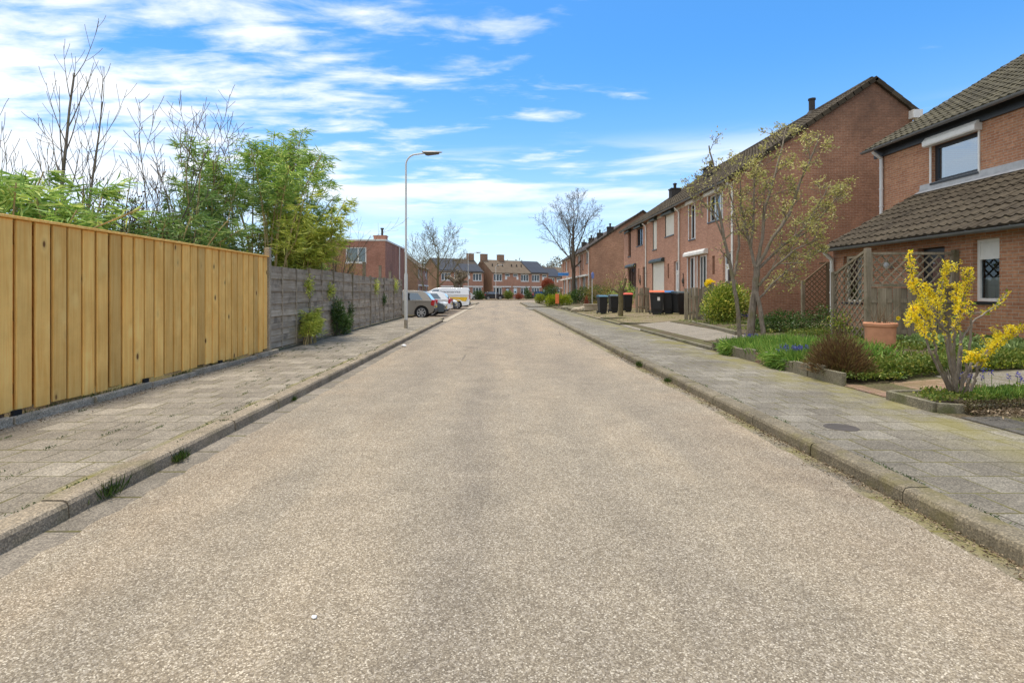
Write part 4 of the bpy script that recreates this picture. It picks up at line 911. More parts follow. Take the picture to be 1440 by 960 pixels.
t = thing('street_name_sign', 'blue street name sign on a thin post by the big bare tree', 'sign', (6.92, 56, .25)); m = MB(); m.tube([(0, 0, 0), (0, 0, 3.2)], .03, 8); m.build('pole', M['lamp_post'], t)
m = MB(); m.box(-.95, .14, -.05, -.02, 2.72, 3.05); m.build('sign_plate', M['sign_blue'], t, bevel=.01); m = MB(); m.box(-.92, .11, -.054, -.0505, 2.74, 2.755); m.box(-.92, .11, -.054, -.0505, 3.015, 3.03); m.build('border_line', M['white_paint'], t)
t = thing('round_sign', 'round violet blue sign seen edge on, on thin pole near the bins', 'sign', (7.0, 41.5, .22), R(58)); m = MB(); m.tube([(0, 0, 0), (0, 0, 2.55)], .03, 8); m.build('pole', M['lamp_post'], t)
m = MB(); m.tube([(0, -.035, 2.35), (0, -.06, 2.35)], .25, 24); m.build('sign_plate', M['sign_violet'], t); m = MB(); m.tube([(0, -.033, 2.35), (0, -.0345, 2.35)], .252, 24); m.build('sign_back', M['zinc'], t)
t = thing('warning_board', 'orange board on a post in front of the yellow green hedge', 'board', (4.6, 44, .12)); m = MB(); m.box(.1, .16, -.03, .03, 0, 1.02); m.build('post', M['wood_mossy'], t); m = MB(); m.box(-.12, .17, -.06, -.031, .28, 1.05); m.build('panel', M['orange_panel'], t, bevel=.01)

# ---------------------------------------------------------------- wheelie bins
BG = 'wheelie bins in front of the terrace'
def wheelie(label, x, y, rz, lid, w=.56, dp=.70, h=1.05, sticker=False):
    t = thing('wheelie_bin', label, 'bin', (x, y, gz(x)+.008), rz, BG); m = MB()
    b0, b1 = .40, .5; hb = h*.90
    m.add([(-w*b0, -dp*.40, .06), (w*b0, -dp*.40, .06), (w*b0, dp*.28, .06), (-w*b0, dp*.28, .06), (-w*b1, -dp*.5, hb), (w*b1, -dp*.5, hb), (w*b1, dp*.46, hb), (-w*b1, dp*.46, hb)],
          [(0, 3, 2, 1), (4, 5, 6, 7), (0, 1, 5, 4), (1, 2, 6, 5), (2, 3, 7, 6), (3, 0, 4, 7)])
    m.box(-w*.53, w*.53, -dp*.53, dp*.49, hb-.05, hb+.005); m.box(-w*.32, w*.32, -dp*.44, -dp*.40, .0, .10); m.box(-w*.3, w*.3, -dp*.475, -dp*.45, .25, .75)
    b = m.build('body', M['bin_black'], t, bevel=.025)
    m = MB(); m.prism([(-dp*.55, hb+.012), (-dp*.56, hb+.04), (-dp*.42, hb+.085), (dp*.1, hb+.115), (dp*.44, hb+.10), (dp*.52, hb+.05), (dp*.50, hb+.012)], 'x', -w*.55, w*.55); m.build('lid', M[lid], t, bevel=.02, recalc=True)
    m = MB(); m.tube([(-w*.42, dp*.60, hb+.03), (w*.42, dp*.60, hb+.03)], .016, 8); m.tube([(-w*.3, dp*.46, hb+.03), (-w*.3, dp*.60, hb+.03)], .014, 6); m.tube([(w*.3, dp*.46, hb+.03), (w*.3, dp*.60, hb+.03)], .014, 6); m.build('handle', M['bin_black'], t)
    for s in (-1, 1):
        m = MB(); m.tube([(s*w*.44, dp*.36, .10), (s*w*.53, dp*.36, .10)], .10, 16); wq = m.build('wheel', M['rubber'], t, bevel=.01); m = MB(); m.tube([(s*w*.531, dp*.36, .10), (s*w*.538, dp*.36, .10)], .05, 12); m.build('hub', M['zinc'], wq)
    m = MB(); m.tube([(-w*.44, dp*.36, .10), (w*.44, dp*.36, .10)], .015, 6); m.build('axle', M['zinc'], t)
    if sticker: m = MB(); m.add([(.02, -dp*.492, .64), (.13, -dp*.492, .64), (.13, -dp*.503, .80), (.02, -dp*.503, .80)], [(0, 1, 2, 3)]); m.build('label', M['paper'], t)
wheelie('black wheelie bin with orange lid and white sticker, beside the picket screen', 7.23, 25.3, R(-14), 'bin_orange', .60, .74, 1.10, True)
wheelie('black wheelie bin with bright blue lid between the orange lid and black bins', 7.92, 25.9, R(-10), 'bin_blue', .5, .55, 1.09)
wheelie('all black wheelie bin left of the uneven picket fence', 8.32, 25.5, R(16), 'bin_grey', .56, .7, 1.06)
wheelie('slim black bin with teal blue lid, first of the three by the sapling', 5.42, 29.0, R(6), 'bin_teal', .44, .55, .98)
wheelie('slim black bin with dark grey lid left of the knotted sapling', 6.05, 29.2, R(4), 'bin_grey', .44, .55, .95)
wheelie('black wheelie bin with red lid right of the knotted sapling', 6.72, 29.0, R(4), 'bin_red', .46, .55, .99)

# ---------------------------------------------------------------- vehicles
def arc(cx, cz, r, a0, a1, n=9): return [(cx+r*math.cos(R(a0+(a1-a0)*i/n)), cz+r*math.sin(R(a0+(a1-a0)*i/n))) for i in range(n+1)]
def vehicle(label, cat, name, x, y, rz, L, H, hw, paint, kind='hatch', cars=True, vis_text=False):
    t = thing(name, label, cat, (x, y, 0.006), rz, 'parked cars' if cars else None)
    wr = .30 if kind != 'van' else .33; wx0 = .62 if kind != 'van' else .95; wx1 = L-.72 if kind != 'van' else L-.85; ar = wr+.055
    bl = .92*H/1.49 if kind in ('hatch',) else (.98 if kind == 'suv' else 1.08)
    def mid(z): return z
    if kind == 'van': low = [(0.03, .32), (0, .45), (0, bl)]; front = [(L-.72, bl+.02), (L-.25, .92), (L-.04, .78), (L, .5), (L-.05, .26)]
    else: low = [(.10, .30), (.02, .42), (0, .60), (.05, bl*.93), (.10, bl)]; front = [(L-1.0, bl+.03), (L-.45, bl-.06), (L-.14, bl-.17), (L-.01, .58), (L, .45), (L-.06, .24)]
    bot = [(wx1+ar, .22)]+arc(wx1, wr, ar, -8, 188)[0:]+[(wx1-ar, .19), (wx0+ar, .19)]+arc(wx0, wr, ar, -8, 188)+[(wx0-ar, .24)]
    side = low+front+bot; n = len(side); m = MB()
    def lat(px, pz): e = min(px, L-px)/.5; tp = 1-.10*max(0, 1-e)**2; return hw*tp*(1-.05*max(0, (.45-pz)/.3) - (.02 if pz > .8 else 0))
    vs = [(a, -lat(a, b), b) for a, b in side]+[(a, lat(a, b), b) for a, b in side]
    m.add(vs, [tuple(range(n)), tuple(range(2*n-1, n-1, -1))]+[(i, i+n, (i+1) % n+n, (i+1) % n) for i in range(n)])
    if kind == 'van': gh = [(0, bl), (.05, H-.10), (.16, H-.02), (L*.5, H), (L-1.75, H-.03), (L-1.55, H-.09), (L-.72, bl+.02)]
    elif kind == 'suv': gh = [(.10, bl), (.38, H-.12), (.6, H-.03), (L*.5, H), (L*.64, H-.06), (L-1.0, bl+.03)]
    else: gh = [(.10, bl), (.40, H-.15), (.56, H-.05), (.90, H-.01), (L*.48, H), (L*.60, H-.05), (L-1.0, bl+.03)]
    tb = .16 if kind != 'van' else .10
    def glat(pz): return hw*.98-tb*(pz-bl)/(H-bl)*1.0
    k = len(gh); vs = [(a, -glat(b), b-.004) for a, b in gh]+[(a, glat(b), b-.004) for a, b in gh]
    m.add(vs, [tuple(range(k)), tuple(range(2*k-1, k-1, -1))]+[(i, i+k, (i+1) % k+k, (i+1) % k) for i in range(k)])
    body = m.build('body', M[paint], t, smooth=True, bevel=.045, seg=3, recalc=True)
    # glazing
    def sidewin(poly, nm='side_window'):
        for s in (-1, 1):
            m = MB(); vs = [(a, s*(glat(b)+.006), b) for a, b in poly]; m.add(vs, [tuple(range(len(poly))) if s < 0 else tuple(range(len(poly)-1, -1, -1))]); m.build(nm, M['glass_car'], t)
    zt, zb = H-.14, bl+.04
    if kind == 'van': sidewin([(L-1.95, zb+.02), (L-.98, zb+.02), (L-1.55, zt-.02), (L-1.95, zt-.02)])
    else:
        r0 = gh[1][0]; xm = L*.42; fx = L-1.12; tx = L*.60
        sidewin([(r0+.16, zb+.03), (xm-.04, zb), (xm-.04, zt+.02), (r0+.42, zt)]); sidewin([(xm+.04, zb), (fx-.02, zb+.01), (tx-.05, zt), (xm+.04, zt+.02)])
    def endglass(p, q, nm, sx, w0, w1, off):
        a, b = Vector((p[0], 0, p[1])), Vector((q[0], 0, q[1])); d = b-a; nn = Vector((d.z, 0, -d.x)).normalized()*(off*(-sx)); A, B = a+d*.10+nn, a+d*.92+nn; m = MB()
        m.add([(A.x, -w0, A.z), (A.x, w0, A.z), (B.x, w1, B.z), (B.x, -w1, B.z)], [(0, 1, 2, 3)]); m.build(nm, M['glass_car'], t)
    endglass(gh[0], gh[1], 'rear_window', 1, hw*.74, hw*.68, .012); endglass(gh[-1], gh[-2], 'windscreen', -1, hw*.84, hw*.74, .012)
    # lamps, bumpers, plates
    for s in (-1, 1):
        m = MB()
        if kind == 'van': m.box(-.012, .09, s*hw*.80-.07, s*hw*.80+.075, .72, 1.12)
        else: m.obox((.075, s*hw*.80, bl*.90), (1, 0, .25), (0, 1, 0), (-.25, 0, 1), .085, .115, .14)
        m.build('tail_light', M['tail_red'], t, bevel=.03)
        m = MB(); m.obox((L-.12, s*hw*.72, .66 if kind != 'van' else .76), (1, -.25*s, -.30), (.25*s, 1, 0), (.3, 0, 1), .13, .14, .065); m.build('headlight', M['head_glass'], t, bevel=.03)
    m = MB(); m.box(-.03, .10, -hw*.86, hw*.86, .30, .50 if kind != 'van' else .56); m.build('rear_bumper', M['trim_black' if kind != 'hatch' or paint != 'paint_white' else paint], t, bevel=.03)
    m = MB(); m.box(L-.11, L+.015, -hw*.80, hw*.80, .20, .36); m.box(L-.06, L+.012, -hw*.45, hw*.45, .40, .53); m.build('front_bumper', M['trim_black'], t, bevel=.03)
    m = MB(); m.box(-.038, -.031, -.26, .26, .53, .64); m.build('number_plate', M['plate_yellow'], t)
    m = MB(); m.box(L+.016, L+.022, -.26, .26, .40, .51); m.build('number_plate', M['plate_yellow'], t)
    for s in (-1, 1):
        m = MB(); m.obox((L-1.18, s*(hw+.06), bl+.06), (1, 0, 0), (0, 1, 0), (0, 0, 1), .05, .09, .06); m.build('mirror', M[paint], t, bevel=.03)
        m = MB(); yq = s*(hw*.985+.004)
        if kind != 'van': m.obox((L*.36, yq, bl-.12), (1, 0, 0), (0, 1, 0), (0, 0, 1), .085, .012, .014); m.build('door_handle', M[paint], t, bevel=.006)
        if kind != 'van':
            for xs in (L*.42, L*.17+.3):                                             # door gaps
                m = MB(); m.box(xs-.004, xs+.004, min(yq, yq-s*.006), max(yq, yq-s*.006), .30, bl-.02); m.build('door_gap', M['trim_black'], t)
        for wx in (wx0, wx1):
            m = MB(); c = (wx, 0, wr); yy0, yy1 = s*(hw-.20), s*(hw-.015)
            m.tube([(wx, yy0, wr), (wx, yy0+s*.02, wr), (wx, yy1-s*.02, wr), (wx, yy1, wr)], [wr-.03, wr, wr, wr-.035], 28); w = m.build('wheel', M['rubber'], t, smooth=True)
            m = MB(); m.tube([(wx, yy1+s*.001, wr), (wx, yy1+s*.004, wr)], wr*.70, 24); m.build('hub', M['trim_black'], w)
            m = MB(); y2 = yy1+s*.009
            for q in range(7): an = 2*math.pi*q/7; m.bar((wx+.03*math.cos(an), y2, wr+.03*math.sin(an)), (wx+wr*.66*math.cos(an), y2, wr+wr*.66*math.sin(an)), .008, .05, (0, 1, 0) if False else Vector((-math.sin(an), 0, math.cos(an))))
            m.tube([(wx, yy1, wr), (wx, yy1+s*.016, wr)], .05, 12)
            rim = []
            for q in range(25): an = 2*math.pi*q/24; rim.append((wx+wr*.69*math.cos(an), y2, wr+wr*.69*math.sin(an)))
            m.tube(rim, .016, 5, False); m.build('rim', M['alloy'], w)
            m = MB(); m.tube([(wx, s*.25, wr), (wx, s*(hw-.03), wr)], ar-.004, 20); 
    m = MB(); m.box(.15, L-.2, -hw*.80, hw*.80, .20, .62); m.build('underbody', M['trim_black'], t)
    return t
vehicle('beige hatchback nearest the pale street lamp, rear with red lamp towards the road', 'car', 'parked_car', -3.2, 27.85, R(180), 3.6, 1.40, .78, 'paint_beige')
vehicle('slate grey car parked nose out behind the beige hatchback', 'car', 'parked_car', -6.95, 30.7, 0, 4.0, 1.36, .80, 'paint_slate')
c3 = vehicle('white hatchback parked rear out with long red tail lamps', 'car', 'parked_car', -2.95, 34.1, R(180), 4.0, 1.36, .82, 'paint_white')
m = MB(); m.box(-.012, .05, -.62, .62, .86, .93); m.build('lamp_strip', M['tail_red'], c3, bevel=.01)
vehicle('dark navy car parked nose out just before the white van', 'car', 'parked_car', -6.9, 37.6, 0, 3.95, 1.34, .80, 'paint_navy')
van = vehicle('white delivery van with yellow stripe and lettering on its side', 'van', 'delivery_van', -2.3, 43.2, R(180), 4.3, 1.66, .88, 'paint_white', 'van', cars=False)
m = MB(); yv = .88*.985+.006
m.add([(.25, yv, .62), (2.1, yv, .62), (2.1, yv, .93), (.12, yv, .93)], [(0, 1, 2, 3)]); m.build('yellow_stripe', M['van_yellow'], van)
m = MB(); m.add([(1.45, yv+.002, .55), (1.95, yv+.002, .55), (1.95, yv+.002, .635), (1.45, yv+.002, .635)], [(0, 1, 2, 3)]); m.build('green_stripe', M['van_green'], van)
cu = bpy.data.curves.new('lettering', 'FONT'); cu.body = 'Scheerenservice'; cu.size = .27; cu.extrude = .001; tmp = bpy.data.objects.new('tmp', cu); col.objects.link(tmp)
bpy.context.view_layer.update(); me = bpy.data.meshes.new_from_object(tmp.evaluated_get(bpy.context.evaluated_depsgraph_get())); bpy.data.objects.remove(tmp)
xsz = [v.co.x for v in me.vertices]; sc_ = 1.75/(max(xsz)-min(xsz)); lo = link_mesh('lettering', me, M['letter_grey'], van); me.materials.clear() if False else None
lo.rotation_euler = (R(90), R(0), R(180)); lo.scale = (sc_, 1, 1); lo.location = (2.45, .875, 1.26)
vehicle('black estate car parked by the far gable wall, beside the green hedge block', 'car', 'parked_car', -2.7, 97.8, R(12), 3.5, 1.45, .8, 'paint_black', 'suv')
vehicle('dark car in front of the solar panel house, left of red round tree', 'car', 'parked_car', 6.0, 104.5, R(30), 4.0, 1.5, .85, 'paint_black', 'suv')
vehicle('white car half hidden behind the delivery van, by the clipped hedge block', 'car', 'parked_car', -7.6, 94, R(10), 4.0, 1.45, .82, 'paint_white')

# ---------------------------------------------------------------- small street things
t = thing('manhole_cover', 'small round iron cover set in the right pavement', 'manhole cover', (3.04, 4.9, .101)); m = MB(); m.lathe([(0, .0015), (.10, .0015), (.105, .004), (.135, .004), (.14, 0)], 28); m.build('lid', M['iron'], t)
def blob(name, label, cat, loc, r, mat, group=None, flat=.6):
    bm = bmesh.new(); bmesh.ops.create_icosphere(bm, subdivisions=2, radius=1)
    for v in bm.verts: v.co *= random.uniform(.8, 1.1); v.co = Vector((v.co.x*r, v.co.y*r*.8, max(v.co.z, -.6)*r*flat))
    me = bpy.data.meshes.new(name); bm.to_mesh(me); bm.free(); o = link_mesh(name, me, M[mat]); o.location = (loc[0], loc[1], loc[2]+.6*r*flat); return tag(o, label, cat, group)
blob('pebble', 'white pebble lying on the asphalt near the camera', 'stone', (-.735, 2.19, .008), .012, 'paper')
blob('paper_litter', 'crumpled white paper lying in the left gutter', 'litter', (-2.27, 13.1, .012), .06, 'paper')
for i, (x, y, s, lb) in enumerate(((-2.485, 3.50, 1.0, 'grass tuft growing in the gutter at the left kerb, nearest one'), (-2.46, 4.24, .75, 'grass tuft at the left kerb, second from the camera'), (-2.46, 6.6, .5, 'small grass tuft at the left kerb beside a kerb joint'),
        (2.44, 9.6, .9, 'grass tuft in the dirty gutter at the right kerb, farther one'), (2.43, 7.95, .6, 'low grass tuft in the gutter at the right kerb, nearer one'))):
    n = int(160*s); P = np.stack([rng.normal(0, .028*s, n), rng.normal(0, .05*s, n), np.zeros(n)], 1); D = np.stack([rng.normal(0, .45, n), rng.normal(0, .5, n), np.ones(n)], 1)
    o = leaves('grass_tuft', P, D, rng.uniform(.05, .12, n)*s*1.2, .006, M['leaf_grass']); o.location = (x, y, .004); tag(o, lb, 'grass tuft', 'grass tufts in the gutters')
def litter_leaves(name, n, fx, lw):
    P = fx(n); D = rng.normal(size=(n, 3)); D[:, 2] *= .25; o = leaves(name, P, D, rng.uniform(.5, 1.2, n)*lw, lw*.5, M['litter_leaf']); o['kind'] = 'stuff'; return o
litter_leaves('leaf_litter', 2600, lambda n: np.stack([2.46-np.abs(rng.normal(0, .06, n)), 1.2+rng.random(n)**1.4*11, np.full(n, .012)+rng.random(n)*.012], 1), .022)
litter_leaves('leaf_litter', 900, lambda n: np.stack([-4.36+np.abs(rng.normal(0, .09, n)), 4+rng.random(n)*7, np.full(n, .106)], 1), .02)
litter_leaves('leaf_litter', 1500, lambda n: np.stack([4.55+rng.random(n)*1.6, 5.33+rng.normal(0, .13, n), np.full(n, .15)+rng.random(n)*.015], 1), .035)
# sparse tufts along the foot of the yellow fence
n = 1500; P = np.stack([rng.uniform(-4.52, -4.45, n), 4.4+6.3*rng.random(n)**1.2, np.full(n, .10)], 1); P = P[(np.sin(P[:, 1]*2.3)+np.sin(P[:, 1]*5.1)) > -.2]; n = len(P)
o = leaves('grass', P, np.stack([rng.normal(.2, .4, n), rng.normal(0, .5, n), np.ones(n)], 1), rng.uniform(.05, .13, n), .006, M['leaf_grass']); o['kind'] = 'stuff'

# weeds sprouting in the pavement joints
P = []
for k in range(85):
    x = -2.72-.3*rng.integers(0, 6)+rng.choice((0, .15)); yq = rng.uniform(2.4, 13)
    for q in range(int(rng.integers(8, 26))): P.append((x+rng.normal(0, .008), yq+rng.normal(0, .05), .10))
for k in range(60):
    yq = rng.uniform(2.4, 12); s_ = 1 if rng.random() < .5 else -1
    for q in range(int(rng.integers(8, 22))): P.append((2.645*s_+rng.normal(0, .006), yq+rng.normal(0, .07), .10))
P = np.array(P); n = len(P); o = leaves('grass', P, np.concatenate([rng.normal(0, .8, (n, 2)), np.ones((n, 1))*.7], 1), rng.uniform(.012, .032, n), .006, M['leaf_grass']); o['kind'] = 'stuff'
# ---------------------------------------------------------------- trees and shrubs
def grow(p, d, L, r, level, out, tips, cfg, rnd):
    n = cfg['seg'][min(level, len(cfg['seg'])-1)]; pts = [Vector(p)]; d = Vector(d).normalized(); ang_ = cfg['jit']; up = cfg['up'][min(level, len(cfg['up'])-1)]
    end = .25 if level < cfg['levels'] else .35
    for i in range(n):
        d = (d+Vector((rnd.gauss(0, ang_), rnd.gauss(0, ang_), rnd.gauss(0, ang_*.7)))+Vector((0, 0, up))).normalized(); pts.append(pts[-1]+d*(L/n))
    rad = [max(r*(1-(1-end)*i/n), cfg['rmin']) for i in range(n+1)]
    out.append((level, pts, rad))
    if level >= cfg['levels']: tips.append((pts[-1], d)); tips.append((pts[len(pts)//2], d)); return
    k = cfg['kids'][level]; k = rnd.randint(*k) if isinstance(k, tuple) else k; t0 = cfg['start'][level]; ph = rnd.random()*6.28
    for j in range(k):
        f = t0+(1-t0)*(j+rnd.random()*.8)/k; f = min(f, .98); q = f*n; i = int(q); a = pts[i].lerp(pts[min(i+1, n)], q-i)
        dd = (pts[min(i+1, n)]-pts[i]).normalized(); s = dd.orthogonal().normalized(); ph += 2.4+rnd.uniform(-.5, .5); s = (Matrix.Rotation(ph, 3, dd) @ s)
        al = R(rnd.uniform(*cfg['ang'][level])); nd = dd*math.cos(al)+s*math.sin(al)
        grow(a, nd, L*rnd.uniform(*cfg['len'][level])*(1.0-.35*(f-t0)/(1-t0+1e-6)*cfg.get('cone', 1)), rad[i]*rnd.uniform(*cfg['rr']), level+1, out, tips, cfg, rnd)
def tree_mesh(t, out, bark, split=1, sides=(12, 8, 5, 4, 3), crown='crown', bark2=None):
    a, b = MB(), MB()
    for lv, pts, rad in out: (a if lv <= split else b).tube(pts, rad, sides[min(lv, len(sides)-1)], caps=False)
    a.build('trunk', M[bark], t, smooth=True, uv=False)
    return b.build(crown, M[bark2 or bark], t, uv=False) if b.v else None
VASE = dict(seg=(8, 8, 6, 5, 4), jit=.055, up=(.05, .07, .05, .03, .0), levels=4, kids=((10, 11), (8, 10), (5, 7), (3, 4)), start=(.30, .25, .2, .2), ang=((32, 58), (22, 45), (25, 50), (25, 50)), len=((.60, .76), (.40, .55), (.40, .55), (.4, .6)), rr=(.42, .52), rmin=.0095)
def bare_tree(name, label, cat, loc, H, r, cfg, seed, bark='bark_dark', group=None, lean=(0, 0), sides=(12, 8, 5, 4, 3)):
    t = thing(name, label, cat, loc, 0, group); out = []; tips = []; rnd = random.Random(seed)
    grow((0, 0, -.05), (lean[0], lean[1], 1), H, r, 0, out, tips, cfg, rnd); tree_mesh(t, out, bark, sides=sides); return t, tips
SG = 'bare street trees'
bare_tree('street_tree', 'big bare street tree with spreading crown in front of the far right block', 'tree', (7.8, 58, .2), 8.5, .27, VASE, 21, 'bark_dark', SG)
bare_tree('street_tree', 'bare street tree with mossy trunk behind the parked cars', 'tree', (-6.7, 60, .06), 6.3, .17, VASE, 14, 'bark_mossy', SG)
bare_tree('street_tree', 'slim bare tree in front of the salmon house, left of mossy street tree', 'tree', (-8.9, 66, .06), 5.6, .10, dict(VASE, levels=3), 12, 'bark_mossy', SG)
# knotted pollard behind the van
t = thing('pollard_tree', 'gnarled pollarded tree with knotted head behind the white van', 'tree', (-6.55, 84, .06)); m = MB(); rnd = random.Random(5); m.tube([(0, 0, 0), (.05, 0, 1.0), (0, .05, 2.2), (-.1, 0, 3.0)], [.5, .42, .40, .42], 12)
m.tube([(.35, -.1, 0), (.55, -.1, 1.2), (.75, 0, 2.4), (.9, 0, 3.0)], [.3, .26, .24, .25], 10); m.build('trunk', M['bark_grey'], t, smooth=True, uv=False); m = MB()
for k in range(26):
    a = rnd.uniform(0, 6.28); e = rnd.uniform(.1, 1.3); L = rnd.uniform(.7, 2.2); d = Vector((math.cos(a)*math.cos(e), math.sin(a)*math.cos(e), math.sin(e))); p0 = Vector((rnd.uniform(-.2, .9), 0, rnd.uniform(2.6, 3.1))); m.tube([p0, p0+d*L*.5+Vector((0, 0, .1)), p0+d*L], [.20, .17, .19], 7)
    for q in range(3): m.tube([p0+d*L, p0+d*L+Vector((rnd.gauss(0, .3), rnd.gauss(0, .3), .35))], [.05, .02], 4)
m.build('crown', M['bark_grey'], t, smooth=True, uv=False)

# garden tree with young leaves, right of the road
BLO = dict(seg=(6, 7, 6, 5, 4), jit=.13, up=(.02, .03, .04, .03, .02), levels=3, kids=((6, 8), (6, 8), (4, 6)), start=(.30, .22, .2), ang=((22, 42), (28, 55), (28, 60)), len=((.55, .8), (.36, .55), (.36, .55)), rr=(.5, .65), rmin=.005)
t = thing('garden_tree', 'multi stemmed garden tree with pale young leaves in front of the brick gable', 'tree', (5.5, 12.4, .18)); out = []; tips = []; rnd = random.Random(21)
def tpx(u, v, Y): return Vector(((u-702)/775*Y-5.5, Y-12.4, 1.3-(v-411)/775*Y-.18))
LIMBS = [([(1041, 480), (1037, 430), (1029, 385), (1018, 335), (1009, 285), (1004, 240), (997, 205)], 12.3, -.1, .050, .3), ([(1018, 335), (1003, 300), (985, 282), (978, 262)], 12.3, -.3, .022, .3), ([(1031, 390), (1040, 345), (1036, 310), (1026, 270), (1020, 240)], 12.3, .5, .03, .3),
         ([(1054, 482), (1057, 445), (1062, 412), (1064, 378)], 12.45, 0, .09, 2), ([(1074, 474), (1070, 440), (1064, 410)], 12.2, .2, .055, 2), ([(1064, 380), (1052, 335), (1042, 290), (1040, 240)], 12.45, .3, .038, .2), ([(1064, 378), (1072, 335), (1076, 290), (1090, 245), (1100, 205), (1106, 178)], 12.45, .5, .042, .2),
         ([(1064, 376), (1086, 335), (1110, 300), (1126, 255), (1142, 220), (1152, 192)], 12.45, -.3, .042, .2), ([(1064, 380), (1095, 350), (1130, 322), (1150, 290), (1166, 262)], 12.45, .6, .034, .2), ([(1066, 402), (1090, 374), (1120, 350), (1150, 337)], 12.4, -.5, .035, .25),
         ([(1100, 345), (1135, 326), (1152, 308), (1170, 285), (1184, 272)], 12.6, .4, .028, .25), ([(1062, 425), (1085, 400), (1110, 378), (1140, 350)], 12.4, .5, .028, .25), ([(1056, 350), (1060, 300), (1060, 255), (1075, 215)], 12.5, -.4, .03, .2)]
SUB = dict(seg=(5, 4, 3), jit=.14, up=(.03, .02, .0), levels=2, kids=((4, 6), (3, 4)), start=(.25, .3), ang=((28, 60), (30, 60)), len=((.40, .6), (.4, .6)), rr=(.45, .6), rmin=.0045)
for pts, Y, dy, r0, fr in LIMBS:
    c = [tpx(u, v, Y+dy*i/len(pts)) for i, (u, v) in enumerate(pts)]; dense = []
    for i in range(len(c)-1):
        for k in range(4): dense.append(c[i].lerp(c[i+1], k/4)+Vector((rnd.gauss(0, .008), rnd.gauss(0, .008), 0)))
    dense.append(c[-1]); N = len(dense)-1; out.append((0, dense, [r0*(1-.72*i/N if fr < 1 else 1-.25*i/N) for i in range(N+1)]))
    if fr > 1: continue
    left = pts[-1][0] < 1030
    for k in range(8 if left else 9):
        f = fr+(1-fr)*(k+rnd.random())/(8 if left else 9); q = min(f, .99)*N; i = int(q); b0 = dense[i].lerp(dense[i+1], q-i); dd = (dense[i+1]-dense[i]).normalized(); s = Matrix.Rotation(k*2.4+rnd.random(), 3, dd) @ dd.orthogonal().normalized(); al = R(rnd.uniform(30, 60)); grow(b0, dd*math.cos(al)+s*math.sin(al), rnd.uniform(.35, .70)*(1.1-.4*f), r0*(1-.7*f)*.5, 0, out, tips, SUB, rnd)
tree_mesh(t, out, 'bark_grey', split=0, sides=(9, 5, 4, 3)); T = [p for p, d in tips]; P = []; D = []
for p in T:
    right = p.x > -.1
    if rnd.random() < .56: continue
    for k in range(rnd.randint(3, 6) if right else rnd.randint(1, 2)): P.append((p.x+rnd.gauss(0, .045), p.y+rnd.gauss(0, .045), p.z+rnd.gauss(0, .045))); D.append((rnd.gauss(0, 1), rnd.gauss(0, 1), rnd.gauss(.4, .8)))
leaves('foliage', P, D, rng.uniform(.04, .085, len(P)), .034, M['leaf_bud'], t)
# knotted sapling by the bins
t = thing('pollard_sapling', 'short knotted sapling trunk with a few sprouts among the bins', 'tree', (5.68, 25.8, .21)); m = MB(); m.tube([(0, 0, 0), (.02, 0, .5), (0, 0, 1.0), (.03, 0, 1.25)], [.13, .11, .12, .15], 10)
m.tube([(-.1, 0, 1.1), (-.32, 0, 1.22), (-.42, .05, 1.2)], [.08, .05, .06], 6); m.tube([(.05, 0, 1.15), (.2, 0, 1.45), (.24, 0, 1.75)], [.08, .05, .07], 6); m.tube([(.1, 0, 1.1), (.3, .1, 1.2)], [.07, .08], 6); m.build('trunk', M['bark_mossy'], t, smooth=True, uv=False)
m = MB(); rnd = random.Random(2); tp = []
for k in range(14): b = random.choice([(0, 0, 1.25), (.22, 0, 1.75), (-.4, 0, 1.2), (.05, 0, 1.25)]); e = (b[0]+rnd.gauss(0, .13), rnd.gauss(0, .13), b[2]+rnd.uniform(.3, .95)); m.tube([b, e], [.012, .006], 4); tp.append(e)
m.build('crown', M['bark_mossy'], t, uv=False); P = [np.array(q)+rng.normal(0, .07, 3) for q in tp for _ in range(5)]; leaves('foliage', P, rng.normal(size=(len(P), 3)), .06, .035, M['leaf_bud'], t)

# tall bare shrub trees behind the yellow fence
STEM = dict(seg=(8, 7, 5, 4), jit=.075, up=(.04, .10, .06, .03), levels=2, kids=((7, 9), (3, 5)), start=(.22, .25), ang=((22, 46), (22, 50)), len=((.34, .55), (.35, .5)), rr=(.36, .5), rmin=.003)
def shrub_stems(name, label, loc, stems, seed, bark, cat='shrub', group=None, cfg=STEM):
    t = thing(name, label, cat, loc, 0, group); out = []; tips = []; rnd = random.Random(seed)
    for (bx, by, lx, ly, L, r_) in stems: grow((bx, by, 0), (lx, ly, 1), L, r_, 0, out, tips, cfg, rnd)
    tree_mesh(t, out, bark, split=0, sides=(9, 6, 4, 3)); return t, tips
BG2 = 'bare shrubs behind the yellow fence'
ta, _ = shrub_stems('bare_tree', 'tall bare tree with upright branches rising behind the yellow fence', (-7.45, 9.4, .08), [(0, 0, -.05, 0, 5.0, .052), (.10, 0, .06, 0, 4.5, .036), (-.05, .1, -.22, .1, 3.6, .022), (0, 0, .5, .2, 3.0, .022), (0, 0, -.45, .1, 3.4, .022), (.1, 0, .36, .1, 3.2, .02)], 4, 'bark_grey', 'tree', BG2, dict(STEM, jit=.035, start=(.48, .25), kids=((9, 11), (3, 4)), up=(.04, .12, .10, .03), len=((.20, .34), (.35, .5)), rmin=.0032, ang=((20, 36), (20, 40)), dummy=0))
shrub_stems('bare_shrub', 'bare thin stems leaning left at the far left edge', (-6.9, 7.6, .08), [(0, 0, -.25, 0, 3.2, .028), (.1, 0, -.5, .1, 3.0, .022), (-.3, 0, .05, 0, 3.0, .022), (.1, .1, .35, 0, 2.6, .016)], 9, 'bark_dark', 'shrub', BG2)
